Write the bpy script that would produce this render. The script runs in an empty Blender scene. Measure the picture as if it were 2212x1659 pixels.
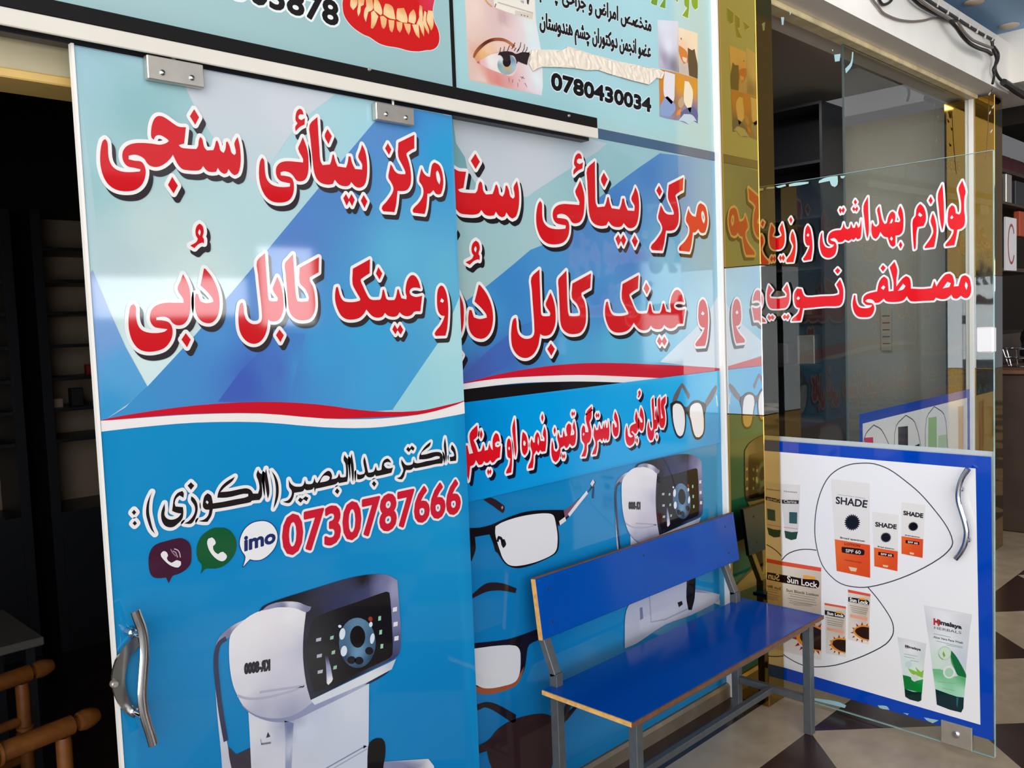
import bpy, math, random
import numpy as np
from mathutils import Vector, Matrix
from mathutils.geometry import delaunay_2d_cdt

random.seed(7)
SC = bpy.context.scene
COL = SC.collection

# ------------------------------------------------------------------ camera
W, H = 2212, 1659
FPX = 1899.903
_a, _b, _c = 0.782437, 0.0661026, -0.0387124
FWD = np.array([math.sin(_a)*math.cos(_b), math.cos(_a)*math.cos(_b), -math.sin(_b)])
_r = np.array([math.cos(_a), -math.sin(_a), 0.0])
_u = np.cross(_r, FWD)
RGT = _r*math.cos(_c) + _u*math.sin(_c)
UPV = -_r*math.sin(_c) + _u*math.cos(_c)
CAM = np.array([0.0, 0.0, 1.65])
cd = bpy.data.cameras.new('camera')
cd.sensor_fit = 'HORIZONTAL'
cd.sensor_width = 36.0
cd.lens = 36.0*FPX/W
cd.clip_start = 0.02
cam = bpy.data.objects.new('camera', cd)
COL.objects.link(cam)
cam.matrix_world = Matrix([[RGT[0], UPV[0], -FWD[0], CAM[0]],
                           [RGT[1], UPV[1], -FWD[1], CAM[1]],
                           [RGT[2], UPV[2], -FWD[2], CAM[2]],
                           [0, 0, 0, 1]])
SC.camera = cam

# ------------------------------------------------------------------ view, world, lights
vs = SC.view_settings
vs.view_transform = 'Standard'
vs.look = 'None'
vs.gamma = 1.0
vs.use_curve_mapping = False
vs.exposure = 0.0
SC.cycles.max_bounces = 8
SC.cycles.transparent_max_bounces = 16
SC.cycles.use_denoising = True
SC.cycles.caustics_reflective = False
SC.cycles.caustics_refractive = False
SC.cycles.sample_clamp_indirect = 6.0

wd = bpy.data.worlds.new('daylight')
SC.world = wd
wd.use_nodes = True
nt = wd.node_tree
bg = nt.nodes['Background']
tc = nt.nodes.new('ShaderNodeTexCoord')
dot = nt.nodes.new('ShaderNodeVectorMath'); dot.operation = 'DOT_PRODUCT'
ld = Vector((-0.82, -0.56, -0.10)).normalized()
dot.inputs[1].default_value = ld
nt.links.new(tc.outputs['Generated'], dot.inputs[0])
rmp = nt.nodes.new('ShaderNodeValToRGB')
rmp.color_ramp.interpolation = 'EASE'
WORLD_GAIN = 1.45
WORLD_DARK = (0.10, 0.10, 0.105, 1)
WORLD_MID = (0.75, 0.77, 0.80, 1)
WORLD_LIT = (2.75, 2.75, 2.75, 1)
rmp.color_ramp.elements[0].position = 0.42; rmp.color_ramp.elements[0].color = WORLD_DARK
rmp.color_ramp.elements[1].position = 0.95; rmp.color_ramp.elements[1].color = WORLD_LIT
e = rmp.color_ramp.elements.new(0.68); e.color = WORLD_MID
mr = nt.nodes.new('ShaderNodeMapRange')
mr.inputs[1].default_value = -1; mr.inputs[2].default_value = 1
nt.links.new(dot.outputs['Value'], mr.inputs[0])
nt.links.new(mr.outputs[0], rmp.inputs[0])
nt.links.new(rmp.outputs[0], bg.inputs[0])
# the walkway is roofed: little light comes from straight above
sp = nt.nodes.new('ShaderNodeSeparateXYZ')
nt.links.new(tc.outputs['Generated'], sp.inputs[0])
up_ = nt.nodes.new('ShaderNodeMapRange')
up_.interpolation_type = 'SMOOTHSTEP'
up_.inputs[1].default_value = 0.30; up_.inputs[2].default_value = 0.75
up_.inputs[3].default_value = WORLD_GAIN; up_.inputs[4].default_value = WORLD_GAIN*0.22
nt.links.new(sp.outputs['Z'], up_.inputs[0])
nt.links.new(up_.outputs[0], bg.inputs[1])

# ------------------------------------------------------------------ small helpers
def lin(c):
    c = np.asarray(c, float)/255.0
    return np.where(c <= 0.04045, c/12.92, ((c+0.055)/1.055)**2.4)

def tag(o, label=None, cat=None, group=None, kind=None):
    if label: o['label'] = label
    if cat: o['category'] = cat
    if group: o['group'] = group
    if kind: o['kind'] = kind
    return o

def empty(name, loc, label=None, cat=None, group=None, kind=None):
    o = bpy.data.objects.new(name, None)
    COL.objects.link(o)
    o.location = loc
    o.empty_display_size = 0.1
    tag(o, label, cat, group, kind)
    return o

def wloc(o):
    v = Vector((0, 0, 0))
    while o is not None:
        v = v + Vector(o.location)
        o = o.parent
    return v

def mat(name, col, rough=0.5, metal=0.0, spec=0.5, noise=0.0, scale=20.0, bump=0.0, coat=0.0):
    m = bpy.data.materials.new(name)
    m.use_nodes = True
    t = m.node_tree
    p = t.nodes['Principled BSDF']
    c = lin(col)
    p.inputs['Base Color'].default_value = (*c, 1)
    p.inputs['Roughness'].default_value = rough
    p.inputs['Metallic'].default_value = metal
    p.inputs['Specular IOR Level'].default_value = spec
    p.inputs['Coat Weight'].default_value = coat
    if noise > 0 or bump > 0:
        tcn = t.nodes.new('ShaderNodeTexCoord')
        n = t.nodes.new('ShaderNodeTexNoise')
        n.inputs['Scale'].default_value = scale
        n.inputs['Detail'].default_value = 5
        t.links.new(tcn.outputs['Object'], n.inputs['Vector'])
        if noise > 0:
            r = t.nodes.new('ShaderNodeValToRGB')
            r.color_ramp.elements[0].position = 0.3
            r.color_ramp.elements[1].position = 0.7
            r.color_ramp.elements[0].color = (*(c*(1-noise)), 1)
            r.color_ramp.elements[1].color = (*np.minimum(c*(1+noise), 1), 1)
            t.links.new(n.outputs['Fac'], r.inputs[0])
            t.links.new(r.outputs[0], p.inputs['Base Color'])
        if bump > 0:
            b = t.nodes.new('ShaderNodeBump')
            b.inputs['Strength'].default_value = bump
            b.inputs['Distance'].default_value = 0.002
            t.links.new(n.outputs['Fac'], b.inputs['Height'])
            t.links.new(b.outputs[0], p.inputs['Normal'])
    return m

def print_mat(name, rough=0.12, spec=0.5):
    m = bpy.data.materials.new(name)
    m.use_nodes = True
    t = m.node_tree
    p = t.nodes['Principled BSDF']
    a = t.nodes.new('ShaderNodeVertexColor')
    a.layer_name = 'Col'
    t.links.new(a.outputs['Color'], p.inputs['Base Color'])
    p.inputs['Roughness'].default_value = rough
    p.inputs['Specular IOR Level'].default_value = spec
    return m

def glass_mat(name, tint, ior=1.5, rough=0.0):
    m = bpy.data.materials.new(name)
    m.use_nodes = True
    t = m.node_tree
    for n in list(t.nodes):
        if n.type != 'OUTPUT_MATERIAL': t.nodes.remove(n)
    out = [n for n in t.nodes if n.type == 'OUTPUT_MATERIAL'][0]
    tr = t.nodes.new('ShaderNodeBsdfTransparent')
    tr.inputs[0].default_value = (*tint, 1)
    gl = t.nodes.new('ShaderNodeBsdfGlossy')
    gl.inputs['Roughness'].default_value = rough
    fr = t.nodes.new('ShaderNodeFresnel')
    fr.inputs[0].default_value = ior
    mx = t.nodes.new('ShaderNodeMixShader')
    ge = t.nodes.new('ShaderNodeNewGeometry')      # only the outer face of a pane mirrors
    fm_ = t.nodes.new('ShaderNodeMath'); fm_.operation = 'SUBTRACT'; fm_.inputs[0].default_value = 1.0
    t.links.new(ge.outputs['Backfacing'], fm_.inputs[1])
    mu = t.nodes.new('ShaderNodeMath'); mu.operation = 'MULTIPLY'
    t.links.new(fm_.outputs[0], mu.inputs[0]); t.links.new(fr.outputs[0], mu.inputs[1])
    t.links.new(mu.outputs[0], mx.inputs[0])
    t.links.new(tr.outputs[0], mx.inputs[1])
    t.links.new(gl.outputs[0], mx.inputs[2])
    t.links.new(mx.outputs[0], out.inputs[0])
    return m

class MB:
    """collects shapes in world coordinates and links them as one mesh object"""
    def __init__(s):
        s.v = []; s.f = []; s.mi = []; s.sm = []
    def add(s, verts, faces, mi=0, smooth=False):
        o = len(s.v)
        s.v += [tuple(float(x) for x in p) for p in verts]
        for f in faces:
            s.f.append(tuple(i+o for i in f)); s.mi.append(mi); s.sm.append(smooth)
        return s
    def box(s, x0, y0, z0, x1, y1, z1, mi=0, bev=0.0):
        return s.obox(((x0+x1)/2, (y0+y1)/2, (z0+z1)/2), (1, 0, 0), (0, 1, 0), (0, 0, 1),
                      abs(x1-x0)/2, abs(y1-y0)/2, abs(z1-z0)/2, mi, bev)
    def obox(s, c, X, Y, Z, a, b, d, mi=0, bev=0.0):
        c = Vector(c); X = Vector(X); Y = Vector(Y); Z = Vector(Z)
        if bev <= 0:
            vs_ = [c+X*(a*i)+Y*(b*j)+Z*(d*k) for k in (-1, 1) for j in (-1, 1) for i in (-1, 1)]
            fs = [(0, 2, 3, 1), (4, 5, 7, 6), (0, 1, 5, 4), (2, 6, 7, 3), (0, 4, 6, 2), (1, 3, 7, 5)]
            return s.add(vs_, fs, mi)
        bev = min(bev, a*.95, b*.95, d*.95)
        vs_ = []; idx = {}
        for k in (-1, 1):
            for j in (-1, 1):
                for i in (-1, 1):
                    for w in range(3):
                        e = [a*i, b*j, d*k]
                        for q in range(3):
                            if q != w: e[q] -= bev*(i, j, k)[q]
                        idx[(i, j, k, w)] = len(vs_)
                        vs_.append(c+X*e[0]+Y*e[1]+Z*e[2])
        fs = []
        for w in range(3):
            o1, o2 = [q for q in range(3) if q != w]
            for sg in (-1, 1):
                f = []
                for (p, q) in ((-1, -1), (1, -1), (1, 1), (-1, 1)):
                    t = [0, 0, 0]; t[w] = sg; t[o1] = p; t[o2] = q
                    f.append(idx[(*t, w)])
                fs.append(f)
        for w in range(3):          # edges along axis w
            o1, o2 = [q for q in range(3) if q != w]
            for p in (-1, 1):
                for q in (-1, 1):
                    f = []
                    for sg, ww in ((-1, o1), (1, o1), (1, o2), (-1, o2)):
                        t = [0, 0, 0]; t[w] = sg; t[o1] = p; t[o2] = q
                        f.append(idx[(*t, ww)])
                    fs.append(f)
        for i in (-1, 1):
            for j in (-1, 1):
                for k in (-1, 1):
                    fs.append([idx[(i, j, k, w)] for w in range(3)])
        cc = c
        out = []
        for f in fs:                # outward faces
            p = [vs_[q] for q in f]
            n = (p[1]-p[0]).cross(p[2]-p[0]); m = sum(p, Vector())/len(p)-cc
            out.append(tuple(f) if n.dot(m) > 0 else tuple(reversed(f)))
        return s.add(vs_, out, mi)
    def bar(s, p0, p1, w, d, up=(0, 0, 1), mi=0, bev=0.0):
        """box beam from p0 to p1, w across, d along 'up'"""
        p0 = Vector(p0); p1 = Vector(p1)
        Z = (p1-p0); L = Z.length; Z.normalize()
        up = Vector(up)
        X = Z.cross(up)
        if X.length < 1e-4: X = Z.cross(Vector((1, 0, 0)))
        X.normalize(); Y = X.cross(Z).normalized()
        return s.obox((p0+p1)/2, X, Y, Z, w/2, d/2, L/2, mi, bev)
    def lathe(s, p0, p1, prof, n=16, mi=0, smooth=True):
        """revolve (t, r) along p0->p1"""
        p0 = Vector(p0); p1 = Vector(p1)
        Z = (p1-p0); L = Z.length; Z.normalize()
        X = Z.orthogonal().normalized(); Y = Z.cross(X)
        vs_ = []
        for t, r in prof:
            for i in range(n):
                an = 2*math.pi*i/n
                vs_.append(p0+Z*(t*L)+(X*math.cos(an)+Y*math.sin(an))*r)
        fs = []
        for k in range(len(prof)-1):
            for i in range(n):
                j = (i+1) % n
                fs.append((k*n+i, k*n+j, (k+1)*n+j, (k+1)*n+i))
        fs.append(tuple(reversed(range(n))))
        fs.append(tuple((len(prof)-1)*n+i for i in range(n)))
        return s.add(vs_, fs, mi, smooth)
    def cyl(s, p0, p1, r, n=16, mi=0):
        return s.lathe(p0, p1, [(0, r), (1, r)], n, mi, True)
    def tube(s, pts, r, n=8, mi=0, ell=None):
        """round (or elliptic) tube along points"""
        pts = [Vector(p) for p in pts]
        vs_ = []; N = len(pts)
        ref = None
        for k, p in enumerate(pts):
            t = (pts[min(k+1, N-1)]-pts[max(k-1, 0)]).normalized()
            if ref is None:
                ref = t.orthogonal().normalized() if ell is None else Vector(ell[2])
            x = (ref-t*ref.dot(t)).normalized(); ref = x
            y = t.cross(x)
            ra, rb = (r, r) if ell is None else ell[:2]
            for i in range(n):
                an = 2*math.pi*i/n
                vs_.append(p+x*(ra*math.cos(an))+y*(rb*math.sin(an)))
        fs = []
        for k in range(N-1):
            for i in range(n):
                j = (i+1) % n
                fs.append((k*n+i, k*n+j, (k+1)*n+j, (k+1)*n+i))
        fs.append(tuple(reversed(range(n))))
        fs.append(tuple((N-1)*n+i for i in range(n)))
        return s.add(vs_, fs, mi, True)
    def prism(s, poly, ax, d0, d1, mi=0):
        """polygon of 2-D points swept along axis ax (0,1,2) from d0 to d1"""
        def to3(p, d):
            if ax == 0: return (d, p[0], p[1])
            if ax == 1: return (p[0], d, p[1])
            return (p[0], p[1], d)
        n = len(poly)
        vs_ = [to3(p, d0) for p in poly]+[to3(p, d1) for p in poly]
        fs = [tuple(range(n)), tuple(range(2*n-1, n-1, -1))]
        fs += [(i, (i+1) % n, n+(i+1) % n, n+i) for i in range(n)]
        return s.add(vs_, fs, mi)
    def build(s, name, mats, parent=None, loc=None, auto=True):
        me = bpy.data.meshes.new(name)
        o = bpy.data.objects.new(name, me)
        COL.objects.link(o)
        if parent is not None:
            o.parent = parent
            base = wloc(parent)
        else:
            if loc is None:
                a = np.array(s.v)
                loc = ((a[:, 0].min()+a[:, 0].max())/2, (a[:, 1].min()+a[:, 1].max())/2, a[:, 2].min())
            o.location = loc
            base = Vector(loc)
        me.from_pydata([(p[0]-base[0], p[1]-base[1], p[2]-base[2]) for p in s.v], [], s.f)
        if not isinstance(mats, (list, tuple)): mats = [mats]
        for m in mats: me.materials.append(m)
        me.polygons.foreach_set('material_index', s.mi)
        me.polygons.foreach_set('use_smooth', s.sm)
        me.update()
        if auto and any(s.sm):
            bm_fix(me)
        return o

import bmesh
def bm_fix(me):
    bm = bmesh.new(); bm.from_mesh(me)
    bmesh.ops.recalc_face_normals(bm, faces=bm.faces)
    for e_ in bm.edges:
        if len(e_.link_faces) == 2 and e_.calc_face_angle(0) > 0.7: e_.smooth = False
    bm.to_mesh(me); bm.free()

# ------------------------------------------------------------------ flat printed sheets
class Plane:
    """a vertical plane: u along U from O, v = height; N points to the viewer's side"""
    def __init__(s, O, U, N):
        s.O = np.array(O, float); s.U = np.array(U, float)/np.linalg.norm(U); s.N = np.array(N, float)/np.linalg.norm(N)
    def px(s, pts):
        p = np.asarray(pts, float)
        d = np.outer((p[:, 0]-W/2)/FPX, RGT) - np.outer((p[:, 1]-H/2)/FPX, UPV) + FWD
        t = ((s.O-CAM)@s.N)/(d@s.N)
        q = CAM + d*t[:, None]
        return np.stack([(q-s.O)@s.U, q[:, 2]], 1)
    def to3(s, uv, d):
        uv = np.asarray(uv, float)
        q = s.O*np.array([1, 1, 0]) + np.outer(uv[:, 0], s.U) + s.N*d
        q[:, 2] = uv[:, 1]
        return q

def P(t):
    return np.array([[float(c) for c in w.split(',')] for w in t.split()])

class Crop:
    """points read off an enlargement of the photograph, turned into photo pixels"""
    def __init__(s, ox, oy, k): s.o = np.array([ox, oy], float); s.k = k
    def __call__(s, t, smooth_=True, closed=True):
        p = P(t) if isinstance(t, str) else np.asarray(t, float)
        if smooth_: p = smooth(p, closed)
        return p/s.k + s.o

def smooth(p, closed=True, sub=3, lim=50):
    """Catmull-Rom through p, keeping corners sharper than lim degrees"""
    n = len(p)
    if n < 4: return p
    d1 = p-np.roll(p, 1, 0); d2 = np.roll(p, -1, 0)-p
    a = np.degrees(np.abs((np.arctan2(d2[:, 1], d2[:, 0])-np.arctan2(d1[:, 1], d1[:, 0])+np.pi) % (2*np.pi)-np.pi))
    cor = a > lim
    if not closed: cor[0] = cor[-1] = True
    tan = (np.roll(p, -1, 0)-np.roll(p, 1, 0))/2
    out = []
    for i in range(n if closed else n-1):
        j = (i+1) % n
        L = np.linalg.norm(p[j]-p[i])
        def tg(k, o):
            if cor[k]: return p[j]-p[i]
            t = tan[k]; q = np.linalg.norm(t)
            return t*(L/q) if q > 1e-9 else t
        t0, t1 = tg(i, 0), tg(j, 1)
        for s_ in range(sub):
            t = s_/sub
            h = (2*t**3-3*t**2+1, t**3-2*t**2+t, -2*t**3+3*t**2, t**3-t**2)
            out.append(h[0]*p[i]+h[1]*t0+h[2]*p[j]+h[3]*t1)
    if not closed: out.append(p[-1])
    return np.array(out)

def ell(cx, cy, rx, ry, n=28, rot=0.0):
    a = np.linspace(0, 2*np.pi, n, endpoint=False)
    c, s_ = math.cos(rot), math.sin(rot)
    x, y = rx*np.cos(a), ry*np.sin(a)
    return np.stack([cx+x*c-y*s_, cy+x*s_+y*c], 1)

def area(p):
    x, y = p[:, 0], p[:, 1]
    return 0.5*np.sum(x*np.roll(y, -1)-np.roll(x, -1)*y)

def winding(q, loops):
    wn = np.zeros(len(q), int)
    for L in loops:
        a = L; b = np.roll(L, -1, 0)
        ax, ay = a[:, 0][None], a[:, 1][None]; bx, by = b[:, 0][None], b[:, 1][None]
        x, y = q[:, 0][:, None], q[:, 1][:, None]
        cr = (bx-ax)*(y-ay)-(x-ax)*(by-ay)
        wn += ((ay <= y) & (by > y) & (cr > 0)).sum(1) - ((ay > y) & (by <= y) & (cr < 0)).sum(1)
    return wn

KC = 50.0
def cdt(loops, extra=None):
    vs_ = []; es = []
    for L in loops:
        o = len(vs_); n = len(L)
        vs_ += [Vector((float(x)*KC, float(y)*KC)) for x, y in L]
        es += [(o+i, o+(i+1) % n) for i in range(n)]
    if extra is not None:
        vs_ += [Vector((float(x)*KC, float(y)*KC)) for x, y in extra]
    v, _, f, _, _, _ = delaunay_2d_cdt(vs_, es, [], 0, 1e-5)
    return np.array([(p[0]/KC, p[1]/KC) for p in v]), np.array([t for t in f if len(t) == 3], int).reshape(-1, 3)

def fill(loops, mode='odd', extra=None):
    v, f = cdt(loops, extra)
    if len(f) == 0: return v, f
    c = v[f].mean(1)
    wn = winding(c, loops)
    if mode == 'pos': keep = wn > 0
    else:
        keep = np.zeros(len(c), bool)
        for L in loops: keep ^= winding(c, [L]) != 0
    f = f[keep]
    a = v[f]
    cr = (a[:, 1, 0]-a[:, 0, 0])*(a[:, 2, 1]-a[:, 0, 1])-(a[:, 1, 1]-a[:, 0, 1])*(a[:, 2, 0]-a[:, 0, 0])
    ok = np.abs(cr) > 1e-11
    f = f[ok]; cr = cr[ok]
    f[cr < 0] = f[cr < 0][:, ::-1]
    return v, f

def orient(loops):
    """outer loops counter-clockwise, holes (inside another) clockwise"""
    out = []
    for i, L in enumerate(loops):
        ins = sum(1 for j, M in enumerate(loops) if j != i and winding(L[:1], [M])[0] != 0)
        ccw = area(L) > 0
        out.append(L if ccw == (ins % 2 == 0) else L[::-1])
    return out

def clean(L):
    k = np.linalg.norm(L-np.roll(L, 1, 0), axis=1) > 2e-5
    return L[k]

def raw_offset(L, d):
    L = clean(L)
    if d == 0 or len(L) < 3: return L
    n = len(L)
    e_ = np.roll(L, -1, 0)-L
    e_ = e_/np.linalg.norm(e_, axis=1)[:, None]
    nr = np.stack([e_[:, 1], -e_[:, 0]], 1)      # outward of a ccw loop
    out = []
    for i in range(n):
        n0, n1 = nr[i-1], nr[i]
        cr = n0[0]*n1[1]-n0[1]*n1[0]; dt = float(np.clip(n0@n1, -1, 1))
        if cr >= 0:
            ang = math.acos(dt); k = int(ang/0.45)
            a0 = math.atan2(n0[1], n0[0])
            for q in range(k+2):
                a = a0+ang*q/(k+1)
                out.append(L[i]+d*np.array([math.cos(a), math.sin(a)]))
        else:
            out += [L[i]+d*n0, L[i], L[i]+d*n1]
    return np.array(out)

def fatten(loops, d):
    raws = [r_ for r_ in (raw_offset(L, d) for L in loops) if len(r_) > 2]
    return fill(raws, 'pos')

LAYER = 0.00022
class Sheet:
    def __init__(s, plane, base=0.0):
        s.p = plane; s.v = []; s.f = []; s.c = []; s.n = 0; s.base = base
    def raw(s, uv, f, col, layer):
        if len(f) == 0: return
        q = s.p.to3(uv, s.base+layer*LAYER)
        s.v.append(q); s.f.append(f+s.n); s.n += len(q)
        s.c.append(np.broadcast_to(col, (len(q), 3)))
    def uv(s, loops, px=True):
        if not isinstance(loops, list): loops = [loops]
        return [s.p.px(L) for L in loops] if px else loops
    def poly(s, loops, col, layer, px=True):
        v, f = fill(s.uv(loops, px))
        s.raw(v, f, lin(col), layer)
    def grad(s, loops, ctrl, layer, step=0.03, px=True, pw=2.5):
        """ctrl: list of (x, y, rgb) in the same coordinates as the loops"""
        L = s.uv(loops, px)
        a = np.concatenate(L)
        x0, y0 = a.min(0); x1, y1 = a.max(0)
        gx, gy = np.meshgrid(np.arange(x0+step/2, x1, step), np.arange(y0+step/2, y1, step))
        g = np.stack([gx.ravel(), gy.ravel()], 1)
        v, f = fill(L, 'odd', g)
        cp = np.array([[c[0], c[1]] for c in ctrl], float)
        if px: cp = s.p.px(cp)
        cc = np.array([lin(c[2]) for c in ctrl])
        d = np.linalg.norm(v[:, None]-cp[None], axis=2)+1e-4
        w = d**-pw
        s.raw(v, f, (w[:, :, None]*cc[None]).sum(1)/w.sum(1)[:, None], layer)
    def line(s, pts, w, col, layer, closed=False, px=True):
        """stroke of width w metres"""
        p = s.uv(pts, px)[0]
        t = np.roll(p, -1, 0)-np.roll(p, 1, 0)
        if not closed:
            t[0] = p[1]-p[0]; t[-1] = p[-1]-p[-2]
        t = t/(np.linalg.norm(t, axis=1)[:, None]+1e-12)
        nn = np.stack([-t[:, 1], t[:, 0]], 1)*w/2
        n = len(p)
        v = np.concatenate([p-nn, p+nn])
        f = []
        for i in range(n if closed else n-1):
            j = (i+1) % n
            f += [(i, j, n+j), (i, n+j, n+i)]
        s.raw(v, np.array(f), lin(col), layer)
    def letters(s, loops, col, layer, edge=None, edge_w=0.0, shadow=None, shift=(0, 0), px=True, bold=0.0):
        """filled shapes with a border and a printed drop shadow"""
        L = orient(s.uv(loops, px))
        if edge is not None:
            v, f = fatten(L, edge_w)
            if shadow is not None:
                s.raw(v+np.array(shift), f, lin(shadow), layer)
            s.raw(v, f, lin(edge), layer+1)
        v, f = fatten(L, bold)
        s.raw(v, f, lin(col), layer+2)
    def text(s, body, quad, col, layer, px=True, bold=0.0, edge=None, edge_w=0.0, shadow=None, shift=(0, 0), flip=False):
        """type set into a quad: top-left, top-right, bottom-right, bottom-left"""
        L = [l.copy() for l in text_loops(body)]
        q = np.asarray(quad, float)
        if px: q = s.p.px(q)
        out = []
        for l in L:
            t, w = l[:, 0:1], l[:, 1:2]
            if flip: t = 1-t
            out.append((q[3]*(1-t)+q[2]*t)*(1-w)+(q[0]*(1-t)+q[1]*t)*w)
        ar = sum(area(l) for l in out)
        if ar < 0: out = [l[::-1] for l in out]
        if edge is not None:
            v, f = fatten(out, edge_w)
            if shadow is not None: s.raw(v+np.array(shift), f, lin(shadow), layer)
            s.raw(v, f, lin(edge), layer+1)
        v, f = fatten(out, bold)
        s.raw(v, f, lin(col), layer+2)
    def build(s, name, m, parent=None, back=None):
        v = np.concatenate(s.v); f = np.concatenate(s.f); c = np.concatenate(s.c)
        me = bpy.data.meshes.new(name)
        o = bpy.data.objects.new(name, me)
        COL.objects.link(o)
        if parent is not None:
            o.parent = parent; b = np.array(wloc(parent))
        else:
            b = np.array([(v[:, 0].min()+v[:, 0].max())/2, (v[:, 1].min()+v[:, 1].max())/2, v[:, 2].min()])
            o.location = b
        me.from_pydata((v-b).tolist(), [], f.tolist())
        at = me.color_attributes.new('Col', 'FLOAT_COLOR', 'POINT')
        at.data.foreach_set('color', np.concatenate([c, np.ones((len(c), 1))], 1).astype(np.float32).ravel())
        me.materials.append(m)
        me.update()
        return o

_tl = {}
def text_loops(body):
    """outlines of a line of type, scaled into the unit square"""
    if body in _tl: return _tl[body]
    c = bpy.data.curves.new('type', 'FONT')
    c.body = body; c.resolution_u = 3
    o = bpy.data.objects.new('type', c)
    COL.objects.link(o)
    bpy.context.view_layer.update()
    dg = bpy.context.evaluated_depsgraph_get()
    me = o.evaluated_get(dg).to_mesh()
    co = np.array([v.co[:2] for v in me.vertices])
    half = {}
    for p in me.polygons:
        vv = list(p.vertices)
        if p.normal.z < 0: vv.reverse()
        for i in range(len(vv)): half[(vv[i], vv[(i+1) % len(vv)])] = 1
    nxt = {}
    for a, b in half:
        if (b, a) not in half: nxt.setdefault(a, []).append(b)
    loops = []
    while nxt:
        a = next(iter(nxt)); st = a; L = []
        while a in nxt:
            b = nxt[a].pop()
            if not nxt[a]: del nxt[a]
            L.append(a); a = b
            if a == st: break
        if len(L) > 2: loops.append(co[L])
    o.evaluated_get(dg).to_mesh_clear()
    bpy.data.objects.remove(o); bpy.data.curves.remove(c)
    a = np.concatenate(loops); m0 = a.min(0); m1 = a.max(0)
    loops = [(l-m0)/(m1-m0) for l in loops]
    _tl[body] = loops
    return loops

# joined letter forms for the short Dari lines: (isolated, final, initial, medial)
_AR = {'ا': (0xFE8D, 2), 'ب': (0xFE8F, 4), 'پ': (0xFB56, 4), 'ت': (0xFE95, 4), 'ج': (0xFE9D, 4), 'چ': (0xFB7A, 4), 'ح': (0xFEA1, 4),
       'خ': (0xFEA5, 4), 'د': (0xFEA9, 2), 'ر': (0xFEAD, 2), 'ز': (0xFEAF, 2), 'س': (0xFEB1, 4), 'ش': (0xFEB5, 4), 'ص': (0xFEB9, 4),
       'ض': (0xFEBD, 4), 'ط': (0xFEC1, 4), 'ع': (0xFEC9, 4), 'ف': (0xFED1, 4), 'ک': (0xFB8E, 4), 'ل': (0xFEDD, 4), 'م': (0xFEE1, 4),
       'ن': (0xFEE5, 4), 'و': (0xFEED, 2), 'ه': (0xFEE9, 4), 'ی': (0xFBFC, 4)}
def shape(t):
    out = []
    for i, ch in enumerate(t):
        if ch not in _AR: out.append(ch); continue
        base, k = _AR[ch]
        pj = i > 0 and t[i-1] in _AR and _AR[t[i-1]][1] == 4
        nj = k == 4 and i+1 < len(t) and t[i+1] in _AR
        out.append(chr(base+((3 if nj else 1) if pj else (2 if nj else 0))))
    return ''.join(reversed(out))

# ------------------------------------------------------------------ materials
M = {}
M['print'] = print_mat('glossy_print', 0.05, 0.42)
M['sign'] = print_mat('sign_print', 0.10, 0.4)
M['banner'] = print_mat('vinyl_print', 0.14, 0.4)
M['white_metal'] = mat('white_aluminium', (218, 211, 200), 0.35, noise=0.03, scale=8)
M['black'] = mat('black_strip', (18, 16, 15), 0.5, spec=.2)
M['steel'] = mat('brushed_steel', (196, 190, 180), 0.32, 0.75, noise=0.06, scale=30)
M['chrome'] = mat('chrome', (205, 205, 208), 0.10, 1.0)
M['gold'] = mat('gold_mirror', (176, 140, 66), 0.045, 1.0)
M['silver'] = mat('silver_mirror', (226, 228, 230), 0.03, 1.0)
M['white_trim'] = mat('white_trim', (236, 232, 226), 0.4)
M['cream_wall'] = mat('cream_plaster', (196, 184, 152), 0.7, noise=0.10, scale=6)
M['gold_paint'] = mat('gold_paint', (214, 178, 104), 0.4, noise=0.06, scale=14)
M['wall_white'] = mat('white_plaster', (242, 236, 228), 0.8, noise=0.05, scale=3)
M['soffit'] = mat('grey_plaster', (200, 190, 178), 0.8, noise=0.05, scale=4)
M['bench_blue'] = mat('blue_laminate', (0, 74, 166), 0.14, spec=.14, noise=0.05, scale=3)
M['wood_edge'] = mat('raw_board_edge', (222, 168, 92), 0.7, noise=0.18, scale=60)
M['wood_dark'] = mat('worn_board_edge', (110, 72, 50), 0.7, noise=0.2, scale=40)
M['grey_steel'] = mat('grey_painted_steel', (88, 92, 94), 0.45, 0.3, noise=0.12, scale=30)
M['glass'] = glass_mat('door_glass', (0.93, 0.95, 0.945), 1.50)
M['glass2'] = glass_mat('window_glass', (0.90, 0.91, 0.90), 1.38)
M['glass_edge'] = mat('glass_edge', (164, 200, 198), 0.25, noise=0.2, scale=18)
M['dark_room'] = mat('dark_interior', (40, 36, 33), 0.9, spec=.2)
M['shelf_back'] = mat('shelf_back', (150, 132, 112), 0.7, noise=0.05, scale=5)
M['shelf_dark'] = mat('dark_cabinet', (30, 32, 38), 0.4)
M['bamboo'] = mat('varnished_cane', (98, 57, 22), 0.4, spec=.3, noise=0.25, scale=30)
M['bamboo_dark'] = mat('cane_joint', (80, 45, 22), 0.5)
M['room2_wall'] = mat('taupe_wall', (146, 142, 132), 0.8, noise=0.05, scale=2)
M['room2_ceil'] = mat('grey_ceiling', (150, 144, 138), 0.85)
M['ceiling_blue'] = mat('blue_ceiling', (142, 180, 216), 0.7, noise=0.06, scale=2)
M['cable'] = mat('black_cable', (34, 30, 30), 0.5)
M['cable_grey'] = mat('grey_cable', (120, 108, 100), 0.5)
M['led'] = mat('clear_bulb', (225, 215, 205), 0.2)
M['paper'] = mat('masking_tape', (226, 214, 198), 0.55, noise=0.05, scale=60, bump=0.6)
M['white_plastic'] = mat('white_plastic', (230, 228, 228), 0.3)
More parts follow.
